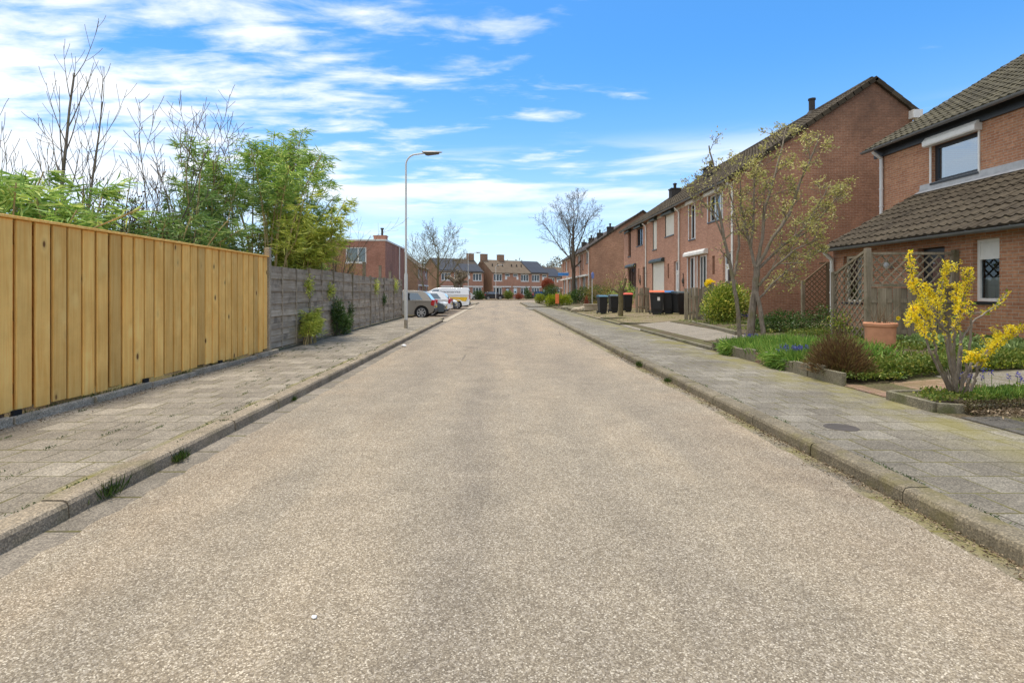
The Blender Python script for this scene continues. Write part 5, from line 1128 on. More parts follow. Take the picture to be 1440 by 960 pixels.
for i, (x, y, H, lb) in enumerate(((-7.0, 10.7, 4.7, 'bare twiggy shrub above the reddish shrub'), (-7.0, 12.0, 5.2, 'taller bare shrub with long straight stems left of the bamboo'), (-6.9, 13.2, 5.3, 'bare shrub with upright stems touching the bamboo'))):
    rr_ = random.Random(30+i); shrub_stems('bare_shrub', lb, (x, y, .08), [(rr_.gauss(0, .22), rr_.gauss(0, .2), rr_.gauss(0, .10), rr_.gauss(0, .08), H*rr_.uniform(.75, 1.0), .021) for _ in range(4)], 40+i, 'twig' if i else 'bark_dark', 'shrub', BG2, dict(STEM, kids=((8, 11), (4, 6)), len=((.20, .38), (.35, .5)), rmin=.0045))

FENCE = None
def fan(P, D, c, d, n, spread, rnd, droop=.3):     # a spray of leaves at a twig end
    for k in range(n):
        if FENCE and c[0]+FENCE[0] > -4.86 and c[2] < 1.98 and not (FENCE[1] > 13 and c[0]+FENCE[0] > -4.58 and c[2] > 1.35): continue      # nothing grows through the boards
        P.append((c[0]+rnd.gauss(0, .03), c[1]+rnd.gauss(0, .03), c[2]+rnd.gauss(0, .03))); D.append((d[0]+rnd.gauss(0, spread), d[1]+rnd.gauss(0, spread), d[2]+rnd.gauss(0, spread*.7)-droop))
def bamboo(label, loc, canes, seed, leafm, Lf=(.12, .22), Wf=.022, lo=.45, dens=1.0, cane='cane', arch=.35, group='bamboo clumps behind the left fences', side=(.1, .55), bias=(0, 0), ct=.016):
    global FENCE
    FENCE = loc if loc[0] < -5 else None
    t = thing('bamboo', label, 'bamboo', loc, 0, group); rnd = random.Random(seed); m = MB(); P = []; D = []
    for (bx, by, lx, ly, H) in canes:
        n = 9; pts = []
        for i in range(n+1): f = i/n; pts.append((bx+lx*f*H*.3+lx*arch*f**3*H*.6, by+ly*f*H*.3+ly*arch*f**3*H*.6, H*(f-.16*arch*f**3*(abs(lx)+abs(ly)))))
        if FENCE: pts = [(min(q[0], -4.80-loc[0]), q[1], q[2]) if q[2] < 2.15 else q for q in pts]
        m.tube(pts, [ct*(1-.7*i/n)+.003 for i in range(n+1)], 6, caps=False)
        for k in range(int(26*dens)):
            f = lo+(1-lo)*rnd.random()**.8; q = f*n; i = min(int(q), n-1); a = Vector(pts[i]).lerp(Vector(pts[i+1]), q-i); az = rnd.uniform(0, 6.28); rr_ = rnd.uniform(*side)*(1.15-.75*f); e = a+Vector((math.cos(az)*rr_+bias[0]*rr_, math.sin(az)*rr_+bias[1]*rr_, rnd.uniform(-.05, .25)*rr_*2))
            if FENCE and e.x+loc[0] > -4.86 and e.z < 2.05: continue
            m.tube([a, e], [.004, .002], 3, caps=False); d = (e-a).normalized()
            for s in (.5, .8, 1.0): c = a.lerp(e, s); fan(P, D, c, d, rnd.randint(3, 5), .55, rnd)
    m.build('stem', M[cane], t, uv=False); leaves('foliage', P, D, rng.uniform(*Lf, len(P)), Wf, M[leafm], t, fold=.12); return t
def canes(n, sx, sy, H, seed, lean=.25, bias=(0, 0)):
    r_ = random.Random(seed); return [(r_.gauss(0, sx), r_.gauss(0, sy), r_.gauss(bias[0], lean), r_.gauss(bias[1], lean), r_.uniform(*H)) for _ in range(n)]
bamboo('tall bamboo with bare tan canes and leafy top', (-5.55, 12.75, .08), [(x, y, -.10+x*.5+.2*math.sin(20*y+5*x), .25*math.sin(31*x+3), 4.25+.6*math.sin(23*x+9*y)) for x, y in ((-.30, 0), (-.22, .1), (-.18, -.05), (-.02, .05), (.02, -.1), (.12, .1), (.27, 0), (.33, .1), (.38, -.05), (.30, .15), (-.1, .2), (.05, .2))], 1, 'leaf_bamboo', (.13, .24), .026, lo=.78, dens=1.9, arch=.7, side=(.2, .95), ct=.026)
bamboo('tallest slender bamboo spire with drooping sprays', (-5.7, 14.3, .08), canes(11, .25, .22, (4.6, 5.5), 5, .10, (.12, 0))+[(0, 0, .55, .1, 4.4), (.1, 0, .42, 0, 4.7), (.1, 0, .62, .0, 3.8)], 2, 'leaf_bamboo', (.12, .22), .022, lo=.55, dens=1.6, arch=.4, side=(.1, .6))
bamboo('broad golden green bamboo arching over the grey fence', (-5.35, 14.3, .08), canes(36, .42, .6, (2.5, 3.9), 7, .22, (.06, 0)), 3, 'leaf_bamboo_gold', (.15, .28), .027, lo=.36, dens=1.75, arch=.6, side=(.12, .6))
bamboo('dense green bamboo right of the golden one over the grey fence', (-5.55, 15.6, .08), canes(14, .28, .4, (2.2, 3.0), 17, .2, (.05, 0)), 13, 'leaf_bamboo', (.12, .22), .022, lo=.45, dens=1.2, arch=.4, side=(.12, .55))
bamboo('dark green dense bamboo left of the bare canes', (-6.1, 11.6, .08), canes(26, .5, .45, (2.4, 3.6), 8, .2), 4, 'leaf_bamboo_dark', (.13, .22), .024, lo=.42, dens=1.0)
bamboo('loose bamboo mixed with bare stems behind the fence', (-6.6, 11.0, .08), canes(12, .5, .5, (2.6, 4.3), 9, .12), 5, 'leaf_bamboo_dark', (.15, .26), .028, lo=.45, dens=.5)
bamboo('light green bamboo leaning over the yellow fence around the tall bare tree', (-6.3, 7.5, .08), canes(18, .38, .3, (2.2, 2.95), 10, .2), 6, 'leaf_bamboo', (.16, .30), .03, lo=.5, dens=1.0)
bamboo('low green bamboo at the left edge over the fence', (-6.0, 6.3, .08), canes(20, .5, .4, (1.9, 2.5), 11, .25), 7, 'leaf_bamboo', (.15, .26), .028, lo=.5, dens=1.0)
bamboo('low dark bamboo behind the fence middle', (-6.0, 9.4, .08), canes(26, .5, .7, (1.9, 2.7), 12, .25), 8, 'leaf_bamboo_dark', (.12, .22), .024, lo=.5, dens=.9)
bamboo('small bamboo tuft growing through the foot of the grey fence', (-4.45, 12.9, .1), canes(12, .06, .28, (.5, .85), 14, .25, (.15, 0)), 9, 'leaf_bamboo_gold', (.10, .18), .02, lo=.4, dens=.7, side=(.03, .16), group='plants at the foot of the grey fence')

def bush(name, label, cat, loc, balls, leafm, Lw, n, seed=0, group=None, stems='bark_dark', up=.4, shell=.45, stemn=14, noise=.18, zmin=0.01):
    t = thing(name, label, cat, loc, 0, group); P = []; D = []; rnd = random.Random(seed); tot = sum(b[3]*b[4]*b[5] for b in balls)
    for (x, y, z, rx, ry, rz) in balls:
        k = int(n*rx*ry*rz/tot); p, d = in_ball(k, (0, 0, 0), (1, 1, 1), shell)
        a = np.arctan2(d[:, 1], d[:, 0]); lump = 1+noise*(np.sin(a*5+seed)+np.sin(d[:, 2]*7+a*3+seed*2))*.5
        P.append(np.array((x, y, z))+p*lump[:, None]*np.array((rx, ry, rz))); D.append(d+rng.normal(0, .6, (k, 3))+np.array((0, 0, up)))
    P = np.concatenate(P); D = np.concatenate(D); ok = P[:, 2] > zmin; P, D = P[ok], D[ok]
    leaves('foliage', P, D, rng.uniform(.6, 1.2, len(P))*Lw[0], Lw[1], M[leafm], t)
    if stems:
        m = MB()
        for k in range(stemn): q = P[rng.integers(len(P))]; m.tube([(rnd.gauss(0, .04), rnd.gauss(0, .04), 0), (q[0]*.4, q[1]*.4, q[2]*.5), tuple(q)], [.016, .010, .004], 5, caps=False)
        m.build('stem', M[stems], t, uv=False)
    return t
bush('red_shrub', 'shrub with dark reddish and green leaves behind the yellow fence', 'shrub', (-6.3, 9.1, .08), [(0, 0, 2.0, .5, .45, .75), (.1, .2, 2.5, .35, .35, .55), (-.2, -.1, 2.6, .25, .25, .5), (.45, .3, 1.9, .4, .4, .7)], 'leaf_red', (.055, .03), 1500, 1, shell=.8, stemn=40)
bush('yellowish_shrub', 'thin yellow brown shrub above the grey fence before the red house', 'shrub', (-5.7, 19.2, .08), [(0, 0, 2.3, .6, .8, .8), (.35, .8, 2.1, .5, .7, .6), (-.3, -.3, 2.9, .4, .5, .6)], 'leaf_yellowish', (.05, .02), 3200, 2, shell=.8, stemn=50)
shrub_stems('bare_shrub', 'dark twiggy branches reaching right above the grey fence', (-6.0, 18.6, .08), [(0, 0, .45, 0, 3.6, .03), (0, 0, .28, .1, 3.7, .03), (0, 0, .7, 0, 3.2, .025)], 77, 'bark_dark', 'shrub', BG2)
bush('evergreen_creeper', 'dark evergreen creeper at the foot of the grey fence', 'shrub', (-4.52, 15.3, .1), [(.05, 0, .55, .14, .35, .5), (.1, .55, .3, .15, .5, .32)], 'leaf_evergreen', (.10, .02), 2600, 3, 'plants at the foot of the grey fence', shell=.8, stemn=10, up=.1)
for (y, z, s, lb) in ((15.0, 1.25, .22, 'small leafy sprig growing through the middle of the grey fence'), (17.0, .62, .24, 'low dark leafy sprig on the grey fence right of the creeper'), (20.6, 1.4, .28, 'yellow green sprig hanging over the grey fence under the white window'), (24.4, 1.5, .32, 'green sprig on the grey fence near its far end'), (13.3, 1.35, .25, 'leafy sprig hanging on the nearest grey panel'), (22.0, .9, .2, 'small yellow green sprig on a far grey panel')):
    bush('fence_sprig', lb, 'sprig', (-4.6, y, .1), [(0, 0, z, .12, s, s*1.2)], 'leaf_bamboo_gold' if z > 1 else 'leaf_evergreen', (.08, .02), 330, int(y), 'plants at the foot of the grey fence', stems=None, shell=.9, stemn=4, up=-.3)

# ---------------------------------------------------------------- front garden on the right
def edging(label, x, y, rz, w, h, tilt=0.0, mat='mossy_stone'):
    m = MB(); m.box(-.03, .03, -w/2, w/2, -.06, h); o = m.build('edging_stone', M[mat], bevel=.008); o.location = (x, y, .11); o.rotation_euler = (0, tilt, rz); return tag(o, label, 'edging stone', 'upright edging stones of the front bed')
EDL = 'upright mossy edging stone in the row along the planted bed'
yy = 11.15
for i, (w, h) in enumerate(((.42, .26), (.45, .18), (.42, .17), (.40, .20), (.34, .16), (.40, .21), (.46, .15), (.42, .17), (.40, .20), (.4, .16))):
    lb = {0: 'tallest upright edging stone at the corner of the bed by the tree', 4: 'reddish low edging stone between two grey ones'}.get(i, EDL); edging(lb, 4.42+random.uniform(-.015, .015), yy-w/2, random.uniform(-.05, .05), w-.01, h, random.uniform(-.08, .05), 'mossy_stone' if i != 4 else 'paving_pink'); yy -= w
m = MB(); m.box(0, 3.0, -.04, .04, -.05, .17); o = m.build('edging_kerb', M['mossy_stone'], bevel=.01); o.location = (4.4, 11.38, .1); o['kind'] = 'structure'
# near bed: concrete border boards
m = MB()
for a, b in (((4.36, 6.18), (4.36, 5.52)), ((4.37, 5.50), (4.62, 5.40)), ((4.63, 5.40), (5.55, 5.60)), ((5.56, 5.605), (6.6, 5.72)), ((6.61, 5.725), (9.1, 5.8)), ((4.40, 6.20), (5.4, 6.22))): m.bar((*a, .125), (*b, .125), .05, .15)
o = m.build('edging_kerb', M['mossy_stone'], bevel=.006); o['kind'] = 'structure'
sheet('flower_bed', 4.40, 9.1, 5.66, 6.17, .035, 'soil', 6, 3, zf=lambda x, y: max(gz(x), .15)); sheet('flower_bed', 4.46, 9.1, 7.35, 11.34, .03, 'soil', 10, 12, zf=gz); sheet('flower_bed', 6.2, 9.1, 11.345, 20.0, .03, 'soil', 8, 12, zf=gz); sheet('flower_bed', 4.9, 6.19, 11.42, 13.2, .028, 'soil', 6, 6, zf=gz)
# brick borders of the tree bed
t = thing('brick_border', 'low double course brick border around the green bush bed', 'border', (6.05, 14.0, .2)); m = MB(); m.bar((0, 0, .05), (.62, 5.3, .05), .12, .13); m.bar((.62, 5.3, .045), (2.5, 5.5, .045), .12, .12); m.build('course', M['mossy_stone'], t, bevel=.01)
t = thing('brick_border', 'low brick border on the right of the tree bed before the gable', 'border', (6.9, 16.0, .25)); m = MB(); m.bar((0, 0, .03), (1.5, .4, .03), .12, .12); m.bar((.2, 1.6, .03), (2.2, 1.8, .03), .12, .12); m.build('course', M['mossy_stone'], t, bevel=.01)
def cover(name, x0, x1, y0, y1, n, leafm, L, W, z=None, up=.8, clump=None):
    P = np.stack([rng.uniform(x0, x1, n), rng.uniform(y0, y1, n), np.zeros(n)], 1)
    q = np.sin(P[:, 0]*3.1+P[:, 1]*1.7)+np.sin(P[:, 1]*4.3-P[:, 0]*2.2)+np.sin(P[:, 0]*9.1+1)*np.sin(P[:, 1]*8.3)
    P = P[q > (clump if clump is not None else -9)]; n = len(P); P[:, 2] = [max(gz(a), .15)+.03 for a in P[:, 0]]; P[:, 2] += rng.random(n)*(z or .05)
    o = leaves(name, P, rng.normal(0, .7, (n, 3))+np.array((0, 0, up)), rng.uniform(.5, 1.2, n)*L, W, M[leafm]); o['kind'] = 'stuff'; return o
cover('ground_cover', 4.5, 9.1, 7.25, 9.2, 15000, 'leaf_cover', .06, .03, .10, .5, -.6); cover('ground_cover', 6.6, 9.1, 9.0, 14.8, 9000, 'leaf_cover', .06, .035, .10, .5, -.2)
cover('ground_cover', 7.4, 9.1, 8.3, 10.9, 4200, 'leaf_fern', .11, .05, .16, .6, -.4); cover('ground_cover', 4.43, 9.1, 5.63, 6.2, 4200, 'leaf_cover', .045, .028, .05, .5, -.3)
cover('ground_cover', 6.4, 8.6, 12.0, 20.0, 4500, 'leaf_cover', .05, .03, .06, .5, .2); cover('grass', 4.45, 8.6, 20.4, 39, 7000, 'leaf_cover', .06, .012, .03, .8, .75)
cover('ground_cover', 5.0, 7.4, 7.28, 7.75, 7000, 'leaf_cover', .05, .026, .20, .6); cover('ground_cover', 4.5, 5.2, 7.1, 8.2, 2500, 'leaf_cover', .05, .026, .06, .6)
cover('ground_cover', 5.2, 9.1, 7.2, 8.0, 5200, 'leaf_lime', .035, .02, .10, .5, .3)
# bulb foliage mass
n = 15000; c = np.array([(5.0, 10.3), (5.1, 9.5), (4.75, 9.0), (5.5, 10.0), (5.6, 9.2), (4.85, 10.8), (5.3, 11.0), (4.62, 8.6)]); s_ = np.array([(.28, .32), (.32, .3), (.17, .28), (.35, .3), (.3, .3), (.2, .2), (.3, .2), (.1, .15)]); ix = rng.integers(0, 8, n)
P = np.concatenate([c[ix]+rng.normal(0, 1, (n, 2))*s_[ix], np.zeros((n, 1))], 1); P = P[P[:, 0] > 4.42]; n = len(P); P[:, 2] = [gz(a)+.03 for a in P[:, 0]]
hum = .10*np.exp(-((P[:, 0]-5.2)**2/.35+(P[:, 1]-9.9)**2/.9)); P[:, 2] += rng.random(n)*(hum+.02)
D = np.concatenate([rng.normal(0, .55, (n, 2)), np.ones((n, 1))*.9], 1); o = leaves('bulb_foliage', P, D, rng.uniform(.15, .31, n), .019, M['leaf_bulb'], fold=.1); o['kind'] = 'stuff'
n = 900; P = np.stack([4.38+np.abs(rng.normal(0, .05, n)), np.where(rng.random(n) < .5, rng.normal(8.75, .16, n), rng.normal(10.6, .12, n)), rng.uniform(.15, .32, n)], 1); o = leaves('bulb_foliage', P, np.stack([rng.normal(-.8, .4, n), rng.normal(0, .5, n), rng.normal(-.2, .5, n)], 1), rng.uniform(.12, .22, n), .016, M['leaf_bulb'], fold=.1); o['kind'] = 'stuff'
def hyacinth(label, x, y, n, sp, zt, group='clumps of blue grape hyacinths'):
    t = thing('grape_hyacinth', label, 'flower', (x, y, gz(x)+.03), 0, group); P = []; m = MB()
    for k in range(n):
        a, b = rng.normal(0, sp, 2); z = zt*rng.uniform(.75, 1.1); m.tube([(a, b, 0), (a, b, z)], .003, 3, False)
        for q in range(16): P.append((a+rng.normal(0, .009), b+rng.normal(0, .009), z+q*.0035))
    m.build('stem', M['leaf_bulb'], t, uv=False); leaves('blossom', P, rng.normal(size=(len(P), 3))+np.array((0, 0, -.3)), .018, .014, M['flower_blue'], t)
hyacinth('large blue hyacinth clump in the green foliage left of the brown heather', 4.66, 8.75, 34, .09, .27); hyacinth('blue hyacinth clump at the foot of the garden tree', 5.15, 11.3, 24, .12, .22); hyacinth('blue hyacinths in front of the brick gable', 7.9, 17.6, 24, .14, .25)
hyacinth('sparse blue hyacinths in the grassy near bed at right edge', 5.45, 5.85, 9, .14, .22); hyacinth('few blue hyacinths at the far end of the near bed', 5.15, 6.0, 6, .10, .20); hyacinth('faded blue hyacinth stems beside the heather', 4.85, 8.25, 8, .10, .24)
n = 2600; P = np.stack([rng.uniform(5.05, 7.2, n), rng.uniform(5.72, 6.1, n), np.full(n, .19)], 1); o = leaves('bulb_foliage', P, np.concatenate([rng.normal(0, .6, (n, 2)), np.ones((n, 1))*.8], 1), rng.uniform(.07, .15, n), .010, M['leaf_bulb'], fold=.1); o['kind'] = 'stuff'
n = 3000; P = np.stack([rng.uniform(4.55, 5.5, n), np.zeros(n), rng.uniform(.12, .22, n)], 1); P[:, 1] = 5.405+(P[:, 0]-4.63)*.217+rng.normal(.01, .045, n); o = leaves('creeper', P, rng.normal(size=(n, 3))+np.array((0, -.8, -.3)), .03, .014, M['brown_creeper']); o['kind'] = 'stuff'
# heather, ferns, low shrubs
t = thing('heather_bush', 'brown twiggy heather bush at the pavement edge', 'shrub', (4.68, 7.6, .14)); n = 7000; d = rng.normal(size=(n, 3)); d[:, 2] = np.abs(d[:, 2])*.9+.15; d /= np.linalg.norm(d, axis=1, keepdims=True); q = rng.random(n)**.5
P = d*q[:, None]*np.array((.37, .44, .55))*(1+.10*np.sin(np.arctan2(d[:, 1], d[:, 0])*6))[:, None]; leaves('foliage', P, d+rng.normal(0, .35, (n, 3))+np.array((0, 0, .5)), rng.uniform(.05, .12, n), .007, M['heather'], t)
m = MB()
for k in range(90): e = P[rng.integers(n)]; m.tube([(rng.normal(0, .05), rng.normal(0, .05), 0), tuple(e*.5+np.array((0, 0, .04))), tuple(e*1.05)], [.006, .004, .002], 3, False)
m.build('stem', M['twig'], t, uv=False)
def fern(label, x, y, n, L, leafm='leaf_fern'):
    t = thing('fern', label, 'plant', (x, y, gz(x)+.03), 0, 'ferny plants in the front garden'); P = []; D = []
    for k in range(n):
        a = rng.uniform(0, 6.28); e = rng.uniform(.35, 1.0); l = L*rng.uniform(.7, 1.1)
        for q in range(22):
            f = q/21; r_ = l*f*math.cos(e)*(1+.1*f); z = l*f*math.sin(e)-l*.35*f*f; c = (r_*math.cos(a), r_*math.sin(a), z)
            for s in (-1, 1): P.append(c); D.append((math.cos(a)*.4-s*math.sin(a), math.sin(a)*.4+s*math.cos(a), .05))
    leaves('frond', P, D, np.tile(np.repeat(np.sin(np.linspace(.35, 2.9, 22))*.075*L/.4, 2), n), .018, M[leafm], t)
fern('bright fern beside the dark low shrub', 6.2, 11.7, 16, .42); fern('bright fern behind the blue hyacinth clump', 5.75, 11.2, 14, .4); fern('small fern by the garden path edge', 5.25, 7.35, 12, .26); fern('broad green plant at the foot of the board screen', 7.9, 9.9, 12, .4); fern('green plant right of the terracotta pot', 7.55, 9.4, 12, .34); fern('small green plant below the white framed window', 8.6, 9.6, 12, .34)
bush('low_shrub', 'low dark evergreen shrub before the sloping trellis', 'shrub', (7.3, 13.9, .28), [(0, 0, .25, .75, .5, .32), (.75, -.2, .35, .3, .3, .38), (-.6, .1, .2, .4, .4, .25)], 'leaf_evergreen', (.05, .03), 4200, 5)
bush('yellow_shrub', 'loose yellow green shrub in front of the narrow trellis', 'shrub', (7.15, 11.6, .28), [(0, 0, .35, .35, .25, .4)], 'leaf_variegated', (.05, .025), 420, 6, stems='twig', stemn=20, shell=.9)
bush('variegated_bush', 'rounded yellow green variegated bush at the picket fence', 'shrub', (7.35, 18.0, .22), [(0, 0, .70, .66, .62, .68), (-.25, -.2, .5, .55, .5, .5), (.45, .1, .75, .5, .5, .62), (.05, 0, 1.0, .45, .42, .38)], 'leaf_variegated', (.075, .042), 9000, 7, shell=.4)
# terracotta pot
t = thing('terracotta_pot', 'large terracotta pot with bare twigs standing on a dark slab', 'pot', (6.88, 9.95, .30)); m = MB(); m.lathe([(0, 0), (.235, 0), (.245, .01), (.245, .045), (.23, .055), (.24, .38), (.262, .39), (.267, .405), (.267, .445), (.254, .455), (.23, .452), (.225, .39), (0, .39)], 32); m.build('pot_body', M['terracotta'], t, smooth=True)
m = MB(); m.box(-.36, .42, -.34, .34, -.06, -.002); m.build('slab', M['paving_dark'], t, bevel=.01); m = MB(); m.lathe([(0, .42), (.226, .415)], 16); m.build('soil', M['soil'], t); m = MB()
for k in range(22): a = rng.uniform(0, 6.28); r_ = rng.uniform(0, .15); b = (r_*math.cos(a), r_*math.sin(a), .42); e = (b[0]+rng.normal(0, .12), b[1]+rng.normal(0, .10), .42+rng.uniform(.12, .42)); m.tube([b, e], [.006, .002], 4, False)
m.build('twig', M['twig'], t, uv=False)
def daffodil(label, x, y, z):
    t = thing('daffodil', label, 'flower', (x, y, z)); m = MB(); m.tube([(0, 0, 0), (.01, 0, .1), (.02, -.03, .13)], .004, 5, False); m.build('stem', M['leaf_bulb'], t, uv=False); P = [(.02, -.03, .13)]*14; a = np.linspace(0, 12.5, 14); leaves('petal', P, np.stack([np.cos(a), -.5+np.zeros(14), np.sin(a)], 1), .05, .03, M['flower_yellow'], t)
daffodil('single yellow daffodil at the rim of the terracotta pot', 7.08, 9.85, .71)
# forsythia: arching stems lined with yellow blossom
t = thing('forsythia', 'forsythia shrub in full yellow blossom in the near bed', 'shrub', (4.98, 5.98, .18)); m = MB(); P = []; D = []; rnd = random.Random(11); LP = []
def fpx(u, v, Y): return Vector(((u-702)/775*Y-4.98, Y-5.98, 1.3-(v-411)/775*Y-.18))
arms = [([(1340, 545), (1318, 505), (1312, 470), (1300, 430), (1284, 395), (1279, 356)], 5.95, .35), ([(1342, 545), (1332, 490), (1322, 440), (1325, 400), (1333, 372)], 6.1, .35), ([(1345, 545), (1340, 500), (1345, 455), (1357, 410), (1364, 378)], 5.9, .4),
        ([(1338, 548), (1310, 500), (1300, 470), (1290, 450), (1277, 440)], 6.05, .55), ([(1350, 545), (1366, 510), (1390, 492), (1415, 475), (1436, 460)], 5.9, .45), ([(1360, 548), (1362, 520), (1385, 505), (1400, 480), (1404, 470)], 6.0, .45), ([(1345, 540), (1350, 480), (1370, 450), (1400, 430), (1418, 410)], 6.15, .75),
        ([(1345, 540), (1335, 470), (1312, 445), (1290, 430), (1276, 455)], 5.85, .5), ([(1345, 540), (1330, 470), (1318, 430), (1310, 415), (1300, 400)], 6.2, .5), ([(1350, 540), (1352, 480), (1345, 440), (1350, 425), (1345, 400)], 6.15, .5), ([(1352, 540), (1362, 500), (1366, 460), (1363, 440), (1366, 425)], 5.8, .8), ([(1365, 545), (1375, 520), (1380, 510), (1372, 500), (1360, 505)], 5.7, .5), ([(1345, 540), (1340, 460), (1355, 440), (1385, 440), (1412, 425)], 6.3, .85)]
for pts, Y, lo in arms:
    c = [fpx(u, v, Y+(i*.05*(1 if Y > 5.97 else -1))) for i, (u, v) in enumerate(pts)]; c[0].z = max(c[0].z, 0)-.03; dense = []
    for i in range(len(c)-1):
        for k in range(8): dense.append(c[i].lerp(c[i+1], k/8)+Vector((rnd.gauss(0, .004), rnd.gauss(0, .004), rnd.gauss(0, .004))))
    dense.append(c[-1]); N = len(dense); m.tube(dense, [.012*(1-.8*i/N)+.003 for i in range(N)], 7, False)
    for i in range(N):
        f = i/N
        if f < lo*.8: continue
        sparse = lo > .7
        for k in range(3 if sparse else int(14*min(1, (f-lo*.8)*4)*(1.25-f*.5))):
            p = dense[i]+Vector((rnd.gauss(0, .024), rnd.gauss(0, .024), rnd.gauss(0, .022)))*(.5 if sparse else 1.25-.6*f); (LP if rnd.random() < (.3 if sparse else .08) else P).append(tuple(p))
    for k in range(0 if lo > .7 else 3):                                   # short side shoots
        b = dense[int(N*(lo+(.95-lo)*rnd.random()))]; e = b+Vector((rnd.gauss(0, .065), rnd.gauss(0, .06), rnd.uniform(.03, .17))); m.tube([b, e], [.006, .003], 4, False)
        for q in range(22): p = b.lerp(e, rnd.random()); P.append((p.x+rnd.gauss(0, .022), p.y+rnd.gauss(0, .022), p.z+rnd.gauss(0, .022)))
PP = np.repeat(np.array(P), 4, axis=0); PP = PP+rng.normal(0, .006, PP.shape); leaves('blossom', PP, rng.normal(size=(len(PP), 3)), .022, .012, M['flower_yellow'], t, fold=.2); leaves('foliage', LP, rng.normal(size=(len(LP), 3))+np.array((0, 0, .5)), .05, .018, M['leaf_lime'], t)
for k in range(26): a = rng.uniform(0, 6.28); m.tube([(.05*math.cos(a), .05*math.sin(a), -.02), (.12*math.cos(a), .12*math.sin(a), rng.uniform(.1, .3))], [.008, .003], 4, False)
m.build('stem', M['bark_grey'], t, smooth=True, uv=False)
bush('flower_bush', 'round orange yellow flower head behind the picket fence', 'flower', (8.25, 21.6, .28), [(0, 0, 1.36, .19, .17, .17)], 'flower_yellow', (.05, .035), 900, 3, stems='leaf_bulb', stemn=6)

# ---------------------------------------------------------------- far planting
HG = 'bushes and hedges near the end of the street'
bush('lime_hedge', 'bright yellow green hedge beside the orange board', 'hedge', (5.0, 47.6, .13), [(-.55, 0, .45, .5, .5, .55), (.1, .1, .5, .55, .5, .58), (.8, .1, .48, .5, .5, .52)], 'leaf_lime', (.10, .06), 4200, 1, HG, zmin=0)
bush('round_bush', 'small lime green ball bush nearest the road at the corner', 'bush', (4.45, 61, .13), [(0, 0, .5, .55, .5, .55)], 'leaf_lime', (.10, .06), 1500, 2, HG, zmin=0)
bush('round_bush', 'large dark green round bush under the red ball tree', 'bush', (6.0, 63, .15), [(0, 0, .95, 1.15, .9, 1.1), (-.7, -.3, .5, .5, .5, .6)], 'leaf_evergreen', (.12, .06), 4200, 3, HG, zmin=0)
bush('laurel_hedge', 'broad green hedge in front of the far brick gable', 'hedge', (7.6, 49.5, .25), [(0, 0, .75, 1.1, .7, .8), (1.3, .2, .8, 1.0, .7, .85), (-1.0, 0, .5, .7, .6, .6)], 'leaf_evergreen', (.14, .07), 4500, 4, HG, zmin=0)
bush('yellow_creeper', 'sparse yellow green creeper and shrubs at the far gable foot', 'shrub', (8.9, 45.0, .26), [(0, 0, 1.1, .8, .9, 1.2), (-1.2, 1, 1.0, .9, .8, 1.1), (-.6, -2, .7, .7, .9, .8)], 'leaf_yellowish', (.10, .05), 2600, 5, HG, stems='twig', shell=.9, stemn=70, zmin=0)
bush('brown_cone_shrub', 'small rust brown cone shrub between the hedge and the bins', 'shrub', (5.95, 37.5, .2), [(0, 0, .35, .16, .16, .38), (0, 0, .6, .10, .10, .3)], 'leaf_redball', (.06, .02), 900, 6, HG, zmin=0)
bush('low_shrub', 'low olive clump just left of the teal lid bin', 'shrub', (6.5, 36.5, .25), [(0, 0, .22, .3, .3, .24)], 'leaf_yellowish', (.06, .03), 700, 7, HG, zmin=0)
bush('green_shrub', 'green shrub behind the three slim bins', 'shrub', (7.35, 32.5, .28), [(0, 0, 1.0, .5, .5, .85), (-.6, .1, .7, .4, .4, .6), (.4, 0, .8, .4, .4, .7)], 'leaf_bamboo', (.09, .045), 1600, 8, HG, stems='twig', shell=.8, stemn=30, zmin=0)
t = thing('red_ball_tree', 'round clipped tree with red young foliage on a thin trunk', 'tree', (8.2, 93, .08)); m = MB(); m.tube([(0, 0, 0), (0, 0, 1.9)], [.08, .06], 8); m.build('trunk', M['bark_dark'], t, uv=False); p, d = in_ball(4200, (0, 0, 2.55), (1.05, 1.05, 1.0), .35); leaves('crown', p, d+rng.normal(0, .6, d.shape), .16, .08, M['leaf_redball'], t)
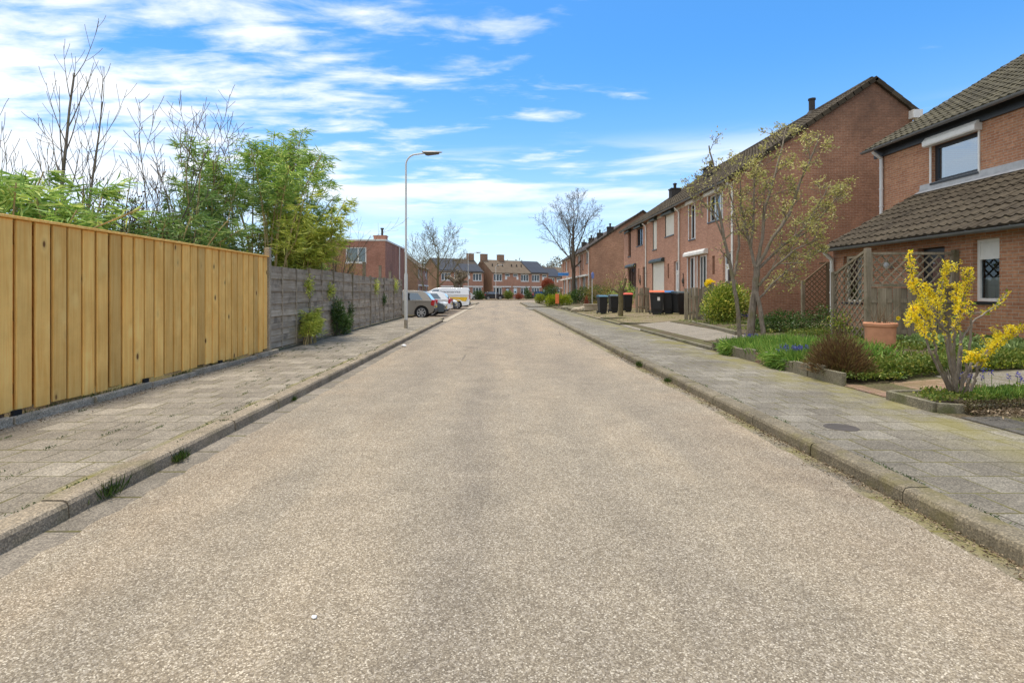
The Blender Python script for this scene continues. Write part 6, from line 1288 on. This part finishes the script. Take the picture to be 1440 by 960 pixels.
bush('hedge_block', 'clipped green hedge block left of the far black car', 'hedge', (-3.55, 94, .08), [(0, 0, .75, 1.0, .6, .85), (.3, 0, .5, .8, .6, .6)], 'leaf_evergreen', (.16, .08), 2600, 9, HG, zmin=0)
bush('hedge_block', 'olive hedge right of the farthest street lamp', 'hedge', (1.6, 98, .08), [(0, 0, .75, .95, .6, .8)], 'leaf_cover', (.16, .08), 1800, 10, HG, zmin=0)
bush('red_low_bush', 'low red orange bush before the white door of the far house', 'bush', (3.4, 96.5, .08), [(0, 0, .5, .95, .6, .55)], 'leaf_redball', (.14, .07), 1500, 11, HG, zmin=0)
bush('hedge_block', 'dark green hedge left of the dark far car', 'hedge', (5.3, 101.5, .08), [(0, 0, .7, .7, .5, .9), (-.3, .4, 1.4, .35, .35, .9)], 'leaf_evergreen', (.16, .08), 1500, 12, HG, zmin=0)
# stone planted border in front of the second yard
for i, (x, y, s, lb) in enumerate(((4.75, 33.5, .42, 'pale rock at the kerb side of the rockery'), (5.35, 33.2, .36, 'pale rock in the middle of the rockery'), (5.9, 33.6, .40, 'grey rock at the bin side of the rockery'), (4.8, 36.5, .4, 'long pale rock at the back of the rockery'), (5.5, 36.0, .34, 'small grey rock at the back of the rockery'), (4.7, 39.0, .38, 'farthest pale rock of the rockery'))):
    blob('garden_rock', lb, 'rock', (x, y, gz(x)), s, 'concrete' if i % 2 == 0 else 'mossy_stone', 'rocks of the rockery by the bins', .45)
# pale planter trough by the rockery
t = thing('stone_trough', 'low pale stone trough behind the teal lid bin', 'trough', (6.1, 31.6, .27)); m = MB(); m.box(-1.2, .9, -.12, .12, 0, .30); m.box(-1.26, .96, -.18, .18, .301, .36); m.build('trough_body', M['concrete'], t, bevel=.01)
# distant wood behind the last houses
n = 26000; P = np.stack([rng.uniform(-60, 70, n), rng.uniform(215, 250, n), rng.random(n)], 1); hgt = 12+2.2*np.sin(P[:, 0]*.35)+1.8*np.sin(P[:, 0]*.83+1); P[:, 2] = P[:, 2]*hgt; o = leaves('treeline', P, rng.normal(size=(n, 3)), 1.5, .35, M['twig_far']); o['kind'] = 'stuff'
